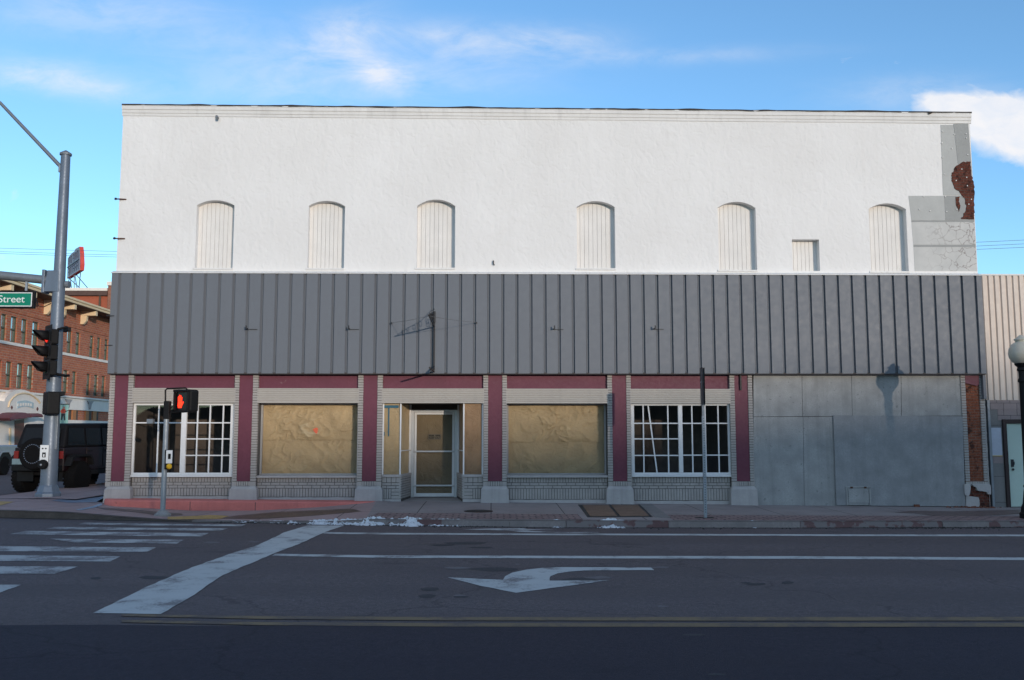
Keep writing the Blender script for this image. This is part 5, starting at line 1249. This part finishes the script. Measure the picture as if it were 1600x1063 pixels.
w.quad((XB,14,-.6),(XB-24,14,-.6),(XB-24,14,ZR+.5),(XB,14,ZR+.5)); w.quad((XB,100,-.6),(XB-24,100,-.6),(XB-24,100,ZR+.5),(XB,100,ZR+.5))
for a, b, c, d_ in hs:
    x = XB-.12
    w.quad((XB,a,c),(x,a,c),(x,a,d_),(XB,a,d_)); w.quad((XB,b,c),(x,b,c),(x,b,d_),(XB,b,d_)); w.quad((XB,a,c),(XB,b,c),(x,b,c),(x,a,c)); w.quad((XB,a,d_),(XB,b,d_),(x,b,d_),(x,a,d_))
w.build('wall', M['brickred'], br)
for a, b, c, d_ in hs:
    x = XB-.09; t_ = .055; m = MB(); mid = (c+d_)/2
    m.box(x-.1,x,a,a+t_,c,d_); m.box(x-.1,x,b-t_,b,c,d_); m.box(x-.1,x,a+t_,b-t_,d_-t_,d_); m.box(x-.1,x,a+t_,b-t_,c,c+t_); m.box(x-.1,x+.02,a+t_,b-t_,mid-.04,mid+.04)
    o = m.build('window', M['greenframe'], br)
    MB().box(x-.07,x-.06,a+t_,b-t_,mid+.04,d_-t_).build('pane', M['paneglass'], o); MB().box(x-.09,x-.08,a+t_,b-t_,c+t_,mid-.04).build('pane', M['paneglass'], o)
for k in range(9):                                     # south front
    for c, d_ in ((zu0, zu1), (zl0, zl1), (.9, 2.8)):
        xa_ = XB-1.6-k*2.4; m = MB(); mid = (c+d_)/2; b_ = xa_-1.0; y = 14
        m.box(b_, b_+.07, y-.03, y+.05, c, d_); m.box(xa_-.07, xa_, y-.03, y+.05, c, d_); m.box(b_+.07, xa_-.07, y-.03, y+.05, d_-.07, d_); m.box(b_+.07, xa_-.07, y-.03, y+.05, c, c+.07); m.box(b_+.07, xa_-.07, y-.035, y+.05, mid-.04, mid+.04)
        o = m.build('window', M['greenframe'], br); MB().box(b_+.07, xa_-.07, y-.012, y-.004, c+.07, d_-.07).build('pane', M['paneglass'], o)
        MB().box(b_-.06, xa_+.06, y-.08, y+.02, c-.12, c-.002).build('sill', M['whitestone'], o)
MB().quad((XB,14,ZR+.4),(XB-24,14,ZR+.4),(XB-24,100,ZR+.4),(XB,100,ZR+.4)).build('roof', M['tar'], br)
XE = -26.85; ze0, ze1 = B(100,468.5,XE).z, B(100,462,XE).z
ev = MB(); ev.box(XB-.05, XE, 12.9, 100, ze0, ze1); ev.build('eave', M['cream'], br, bevel=.02)
MB().box(XE-.02, XE+.08, 12.9, 100, ze1-.09, ze1+.04).build('gutter', M['cream'], br)
MB().box(XB-.04, XE-.03, 12.95, 99.9, ze0-.03, ze0-.002).build('soffit', M['soffit'], br)
for px in (-14, 27, 63.5, 104, 126, 159):
    y = B(px, 480, XE+.2).y; m = MB(); m.box(XB, XE-.12, y-.16, y+.16, ze0-.36, ze0-.031); m.prism([(XB, y-.13, ze0-.36),(XB+.42,y-.13,ze0-.36),(XB+.40,y-.13,ze0-.7),(XB+.2,y-.13,ze0-.95),(XB,y-.13,ze0-.95)], (0,.26,0))
    m.build('bracket', M['cream'], br, bevel=.015)
MB().box(XB, XB+.07, 14, 100, zu0-.2, zu0-.03).build('sill_band', M['whitestone'], br)
MB().box(XB, XB+.05, 14, 100, zu1+.22, zu1+.30).build('brick_course', M['brickred'], br)
zb0_, zb1_ = B(100,640).z, B(100,618.5).z
m = MB(); m.box(XB, XB+.12, 14, 100, zb0_, zb1_-.12); m.box(XB, XB+.24, 14, 100, zb1_-.12, zb1_); m.build('white_band', M['whitestone'], br, bevel=.01)
zc0, zc1 = B(110,667.5).z, B(110,656.5).z
MB().box(XB, XB+.10, 27.5, 100, zc0, zc1).build('white_band', M['whitestone'], br)
orange = mat('orange_wood_panel', (.42,.18,.07), .7, .1)
for px0, px1, mm in ((107.5,110.5,'dark'),(118,121,'dark'),(138,142,'dark'),(150,153,'dark')):
    ya, yb_ = B(px0,650).y, B(px1,650).y; MB().box(XB, XB+.03, ya, yb_, zc1+.02, zb0_-.02).build('window', M[mm], br)
for px0, px1 in ((111.5,117),(132,137),(143.5,149)):
    ya, yb_ = B(px0,650).y, B(px1,650).y; MB().box(XB, XB+.08, ya, yb_, zc1, zb0_-.0).build('panel', orange, br)
for px in (103.5, 137.5):
    y = B(px,630).y; q0 = zb0_+.1; MB().prism([(XB+.12,y-.5,zb1_-.22),(XB+.12,y+.5,zb1_-.22),(XB+.12,y+.2,q0+.35),(XB+.12,y+.1,q0),(XB+.12,y-.1,q0),(XB+.12,y-.2,q0+.35)], (.06,0,0)).build('emblem', mat('grey_stone_emblem', (.35,.33,.32), .8), br)
XP = XB+.5
YZ = lambda L, X=XP: [(X, atX(a, b, X).y, atX(a, b, X).z) for a, b in L]
z2 = lambda L: [(x/8.862, 580+y/8.862) for x, y in L]
top_arc = [(60,420),(75,380),(110,330),(160,290),(215,265),(275,255),(340,262),(410,285),(470,320),(530,370),(575,430)]
P = YZ(z2([(640,450)]+top_arc[::-1]+[(-40,420)])); zf = -.2
P = [(XP, P[0][1], zf)]+P+[(XP, P[-1][1], zf)]
P = [(XP, P[0][1], zf)]+YZ(z2([(630,420),(575,430)]+top_arc[::-1][1:]+[(-60,405)]))+[(XP, YZ(z2([(-60,405)]))[0][1], zf)]
por = MB().prism(P, (-.5,0,0)).build('entrance_portal', M['whitestone'], br)
arc = YZ(z2([(118,500),(135,430),(175,375),(230,330),(290,310),(345,306),(410,318),(470,350),(520,395),(555,440)]), XP+.03)
MB().tube(arc, .05, 6).build('arch_moulding', M['cream'], por)
MB().prism(YZ(z2([(232,425),(285,412),(345,405),(400,415),(460,440),(458,520),(400,497),(345,490),(285,500),(232,520)]), XP), (.03,0,0)).build('name_panel', mat('pale_blue_panel', (.45,.55,.58), .6), por)
for k, x in enumerate((255,290,325,360,395,430)):
    y0 = 440+abs(x-345)*.10; MB().prism(YZ(z2([(x-10,y0),(x+10,y0),(x+10,y0+38),(x-10,y0+38)]), XP+.03), (.015,0,0)).build('letter', M['whitestone'], por)
for x, y in ((160,505),(515,525)):
    MB().prism(YZ(z2([(x,y-28),(x+14,y),(x,y+28),(x-14,y)]), XP), (.03,0,0)).build('diamond', mat('brown_diamond', (.16,.07,.06), .7), por)
MB().prism(YZ(z2([(200,690),(330,665),(335,1200),(200,1230)]), XP), (.02,0,0)).build('door', mat('red_brown_door', (.12,.03,.02), .5, .15), por)
MB().prism(YZ(z2([(125,790),(150,785),(150,1100),(125,1110)]), XP), (.03,0,0)).build('pilaster', M['cream'], por)
XA = XP+1.2
aw = MB()
def awn(L0):
    P = YZ(z2(L0), XP+.9); aw.prism(P, (-.9,0,0))
awn([(130,650),(190,610),(250,580),(310,572),(365,578),(420,600),(420,640),(330,660),(240,665),(150,690)])
awn([(425,610),(480,590),(530,584),(580,595),(600,615),(600,640),(560,628),(500,628),(440,645)])
aw.build('awning', mat('burgundy_awning', (.17,.06,.075), .6, .1), por, bevel=.03)
MB().box(XB, XB+.25, atX(4,640,XB).y, atX(11,640,XB).y, -.2, B(8,626).z).build('pilaster', M['whitestone'], br)
# far pavement in front of the brick building
pvm = MB(); pvm.box(-28, -25.4, 10, 110, -.2, .08); tag(pvm.build('pavement', M['kerb']), kind='structure')
# banner lamp post
bp_ = atX(90.5, 640, -26.3); t = thing('banner_post', 'slim dark lamp post with banner arms in front of the brick building', 'lamp post', (-26.3, bp_.y, .08))
zb_t = atX(100, 632.5, -26.3).z; zb_b = atX(100, 663.5, -26.3).z
MB().tube([(0,0,0),(0,0,zb_t-.08+.5)], .06, 10).build('post', M['maroon'], t, local=True)
MB().sphere((0,0,zb_t+.6), .2).build('globe', gmt, t, smooth=True, local=True)
w0, w1 = at(92.5,640,bp_.y).x+26.3, at(107,640,bp_.y).x+26.3
for z in (zb_t-.08, zb_b-.08): MB().tube([(0,0,z),(w1+.05,0,z)], .03, 6).build('arm', M['irond'], t, local=True)
t2 = thing('banner', 'teal banner with a guitar player in a red shirt on the far lamp post', 'banner', (-26.3+(w0+w1)/2, bp_.y, zb_b))
hb = zb_t-zb_b; wb = (w1-w0)/2
cl = MB().box(-wb, wb, -.01, .01, .03, hb-.03).build('cloth', mat('teal_banner_cloth', (.25,.48,.46), .7, .06), t2, local=True)
q = MB(); q.prism([(-.14,-.016,.55*hb),(.10,-.016,.55*hb),(.16,-.016,.66*hb),(.06,-.016,.78*hb),(-.08,-.016,.78*hb),(-.2,-.016,.66*hb)], (0,.005,0)); q.prism([(-.03,-.016,.79*hb),(.05,-.016,.79*hb),(.05,-.016,.87*hb),(-.03,-.016,.87*hb)], (0,.005,0)); q.build('shirt', mat('red_print', (.55,.09,.06), .7), cl, local=True)
q = MB(); q.prism([(-.14,-.016,.54*hb),(.10,-.016,.54*hb),(.13,-.016,.2*hb),(.05,-.016,.2*hb),(-.01,-.016,.45*hb),(-.07,-.016,.2*hb),(-.15,-.016,.2*hb)], (0,.005,0)); q.prism([(.08,-.017,.6*hb),(.3,-.017,.68*hb),(.3,-.017,.71*hb),(.08,-.017,.66*hb)], (0,.004,0)); q.build('trousers', mat('dark_print', (.04,.05,.06), .7), cl, local=True)
# taller block behind, with a roof sign
YR = 75.0
rb_ = thing('rear_building', 'plain orange red block with dark cornice rising behind the brick building', 'building', (-58, YR, 0))
zr1 = fz(120, 456, YR); xr1 = fx(167.5, 480, YR)
M['orangebrick'] = mat('orange_brick_wall', (.36,.10,.055), .85, .1, .6, 6)
MB().box(-95, xr1, YR, YR+25, -1, zr1).build('wall', M['orangebrick'], rb_)
zc_ = fz(120, 462.5, YR)
MB().box(-95.2, xr1+.1, YR-.4, YR, zc_, zr1+.05).build('cornice', mat('dark_cornice', (.10,.06,.05), .8), rb_)
MB().box(-95.2, xr1+.1, YR-.45, YR+.1, zr1+.05, zr1+.35).build('parapet', M['whitestone'], rb_)
xd_ = fx(156.5, 480, YR); MB().tube([(xd_,YR-.15,4),(xd_,YR-.15,zc_+.3)], .12, 8).build('downpipe', M['soffit'], rb_)
pf = MB().box(fx(167.8,470,YR-.6), fx(167.8,470,YR-.6)+3.0, YR-.6, YR+3, -1, fz(170,446.5,YR-.6)).build('corner_pier', brick_mat('corner_brick', (.30,.13,.08), (.24,.09,.06), (.3,.22,.17), 'y', .42, .15, .016), rb_)
MB().box(fx(166.8,470,YR-.6), fx(167.8,470,YR-.6)+3.2, YR-.8, YR+3.2, fz(170,446.5,YR-.6), fz(170,440.5,YR-.6)).build('cap', M['whitestone'], pf)
n0 = at(125.2,422.5,73.5); n1 = at(124.2,385.5,73.5); f0 = at(104.7,437,78.6); f1 = at(106,400.5,78.6)
rs = thing('roof_sign', 'weathered rooftop letter sign with a red edge on struts above the far block', 'sign', (n0.x, 76, zr1))
th = Vector((.28, .10, 0)); nn = [n0, n0.lerp(n1,.25)+Vector((.12,-.1,0)), n0.lerp(n1,.75)+Vector((.1,-.1,0)), n1, n1.lerp(f1,.35)+Vector((0,0,.12)), n1.lerp(f1,.4)+Vector((0,0,-.05)), n1.lerp(f1,.7)+Vector((0,0,-.03)), f1+Vector((0,0,-.25)), f1.lerp(f0,.5), f0+Vector((0,0,.1))]
MB().prism(nn, th*1.3).build('panel', mat('red_sign_edge', (.55,.05,.04), .6, .1), rs)
ctr = sum(nn, Vector())/len(nn)
MB().prism([ctr+(p-ctr)*.97-th*.06 for p in nn], th*.05).build('face', mat('weathered_sign_face', (.34,.38,.45), .6, .2, 3, 10), rs)
def onface(u, v): return (n0.lerp(f0, u)).lerp(n1.lerp(f1, u), v)-th*.12
lt = MB(); rnd = random.Random(3)
for v0, v1, us in ((.55,.88,(.10,.27,.44,.61,.78)), (.10,.42,(.1,.24,.38,.52,.66,.8))):
    for u in us:
        lt.tube([onface(u, v0), onface(u, v1)], .05, 5)
        lt.tube([onface(u, v1), onface(u+.08, v1-.02)], .05, 5)
        if rnd.random() < .6: lt.tube([onface(u+.08, v1-.02), onface(u+.08, v0+.05)], .05, 5)
        if rnd.random() < .5: lt.tube([onface(u, (v0+v1)/2), onface(u+.08, (v0+v1)/2)], .05, 5)
lt.tube([onface(.02,.48), onface(.97,.50)], .06, 5)
lt.build('lettering', mat('dark_sign_letters', (.09,.11,.17), .6, .2), rs)
su = MB()
for a, b in (((126,424,74),(123,454,75)),((116,430,76),(116,454,76)),((108,436,78),(105.5,454,77)),((117,430,76),(121,454,74.6)),((110,434,77),(112,454,76)),((118,428,76),(142,456,75)),((108,435,78),(131,456,75))):
    su.tube([at(*a), at(*b)], .05, 5)
su.build('struts', M['galvdark'], rs)
# power lines behind the roof
for i, (ya, yb_) in enumerate(((386.2,371.5),(391.6,377.5),(394.5,383))):
    a, b = at(-60, ya, 32), at(1680, yb_, 32); t = thing('power_line', 'thin power line in the sky behind the building', 'power line', a, 0, 'power lines behind the building')
    MB().tube([a.lerp(b, k/16)-Vector((0,0,1.4*math.sin(math.pi*k/16)*.6)) for k in range(17)], .011, 4).build('wire', M['wire'], t)

# ------------------------------------------------------------ sky, sun, camera
world = bpy.data.worlds.new('World'); scene.world = world; world.use_nodes = True
N, L = world.node_tree.nodes, world.node_tree.links; bg = N['Background']
sky = N.new('ShaderNodeTexSky'); sky.sky_type = 'NISHITA'; sky.sun_disc = False; sky.sun_elevation = R(SUN_EL); sky.sun_rotation = R(180-SUN_AZ)
sky.altitude = 1500; sky.air_density = 1.0; sky.dust_density = .6; sky.ozone_density = 1.6
co = N.new('ShaderNodeTexCoord').outputs['Generated']
sp = N.new('ShaderNodeSeparateXYZ'); L.new(co, sp.inputs[0])
def mth(op, a, b=None, c=None, clamp=False):
    n = N.new('ShaderNodeMath'); n.operation = op; n.use_clamp = clamp
    for i, v in enumerate((a, b, c)):
        if v is None: continue
        if hasattr(v, 'links'): L.new(v, n.inputs[i])
        else: n.inputs[i].default_value = v
    return n.outputs[0]
yy = mth('MAXIMUM', sp.outputs[1], .05)
u, v = mth('DIVIDE', sp.outputs[0], yy), mth('DIVIDE', sp.outputs[2], yy)
def uv(px, py): d = ray(px, py); return d.x/d.y, d.z/d.y
def blob(px, py, w, h, skew=0.0):
    u0, v0 = uv(px, py); a = mth('MULTIPLY', mth('SUBTRACT', u, u0), F/w); dv_ = mth('SUBTRACT', v, v0)
    b = mth('MULTIPLY', mth('MULTIPLY_ADD', mth('SUBTRACT', u, u0), -skew, dv_), F/h)
    return mth('POWER', 2.718, mth('MULTIPLY', mth('ADD', mth('MULTIPLY', a, a), mth('MULTIPLY', b, b)), -1.0))
cv = N.new('ShaderNodeCombineXYZ'); L.new(u, cv.inputs[0]); L.new(v, cv.inputs[1])
def wn(scale, det, sc, rough=.6, off=0):
    mp = N.new('ShaderNodeMapping'); mp.inputs['Scale'].default_value = sc; mp.inputs['Rotation'].default_value = (0,0,off); L.new(cv.outputs[0], mp.inputs[0])
    n = N.new('ShaderNodeTexNoise'); n.inputs['Scale'].default_value = scale; n.inputs['Detail'].default_value = det; n.inputs['Roughness'].default_value = rough; n.inputs['Distortion'].default_value = .6; L.new(mp.outputs[0], n.inputs['Vector']); return n.outputs['Fac']
tot = None
for a in ((70,120,120,26,-.12,.75),(160,145,60,14,-.1,.3),(520,60,75,45,.3,.55),(590,112,48,30,-.4,.75),(720,60,150,26,-.05,.55),(880,62,90,22,0,.4),(690,110,170,40,0,.35),(1060,88,190,14,.05,.3),(100,20,160,40,0,.3),(330,60,160,60,-.2,.3),(420,140,240,35,0,.25),(1450,150,140,30,0,.4)):
    q = mth('MULTIPLY', blob(*a[:5]), a[5]); tot = q if tot is None else mth('ADD', tot, q)
n1 = wn(9, 7, (1,2.6,1), .65, R(-8)); n2 = wn(26, 5, (1,1.8,1), .6)
ci = mth('MULTIPLY', tot, mth('MULTIPLY', mth('SUBTRACT', mth('MULTIPLY_ADD', n2, .35, n1), .42), 2.6, clamp=True), clamp=True)
cu = mth('ADD', blob(1570,190,95,45), mth('MULTIPLY', blob(1500,165,70,25), .7)); cu = mth('ADD', cu, mth('MULTIPLY', blob(1455,158,55,20), .7)); cu = mth('ADD', cu, mth('MULTIPLY', blob(1580,245,70,25), .35)); cu = mth('ADD', cu, mth('MULTIPLY', blob(1640,200,110,50), .8)); n3 = wn(16, 6, (1,1.4,1), .55)
cuf = mth('MULTIPLY', mth('SUBTRACT', mth('MULTIPLY_ADD', mth('SUBTRACT', n3, .5), 1.9, cu), .34), 1.5, clamp=True)
cuf2 = mth('MULTIPLY', cuf, mth('MULTIPLY_ADD', n2, .5, .65), clamp=True)
dens = mth('MAXIMUM', mth('MULTIPLY', ci, .8), cuf2)
nb_ = N.new('ShaderNodeTexNoise'); nb_.inputs['Scale'].default_value = 2.2; nb_.inputs['Detail'].default_value = 6; nb_.inputs['Roughness'].default_value = .6; L.new(co, nb_.inputs['Vector'])
bk_ = mth('MULTIPLY', mth('MULTIPLY', mth('SUBTRACT', .12, sp.outputs[1]), 2.0, clamp=True), mth('MULTIPLY', mth('SUBTRACT', nb_.outputs['Fac'], .36), 4.0, clamp=True))
dens = mth('MAXIMUM', dens, mth('MULTIPLY', bk_, .42))      # unseen cloud added behind and overhead to lift and neutralise ambient light
def mixw(fac, a, b, mode='MIX'):
    m = N.new('ShaderNodeMix'); m.data_type = 'RGBA'; m.blend_type = mode
    for sock, vv in ((m.inputs[0], fac), (m.inputs[6], a), (m.inputs[7], b)):
        if hasattr(vv, 'links'): L.new(vv, sock)
        elif hasattr(vv, '__len__'): sock.default_value = (*vv, 1)
        else: sock.default_value = vv
    return m.outputs[2]
col = mixw(1.0, sky.outputs[0], SKY_TINT, 'MULTIPLY')
col = mixw(dens, col, CLOUD)
L.new(col, bg.inputs[0]); bg.inputs[1].default_value = SKY_STR
sl_ = bpy.data.lights.new('sun', 'SUN'); sl_.energy = SUN_STR; sl_.angle = R(.53); sl_.color = SUN_COL
so = bpy.data.objects.new('sun', sl_); COL.objects.link(so)
sd = Vector((math.sin(R(SUN_AZ))*math.cos(R(SUN_EL)), -math.cos(R(SUN_AZ))*math.cos(R(SUN_EL)), math.sin(R(SUN_EL))))
so.rotation_euler = sd.to_track_quat('Z', 'Y').to_euler(); so.location = (20,-40,30)
cd = bpy.data.cameras.new('camera'); cd.sensor_width = 36; cd.lens = F/1600*36; cd.clip_end = 3000; cd.clip_start = .1
cam = bpy.data.objects.new('camera', cd); COL.objects.link(cam); cam.location = CAM
cam.rotation_euler = (math.pi/2+PITCH, 0, -YAW); scene.camera = cam
scene.view_settings.view_transform = 'Standard'; scene.view_settings.look = 'None'; scene.view_settings.exposure = EXPO; scene.view_settings.gamma = 1
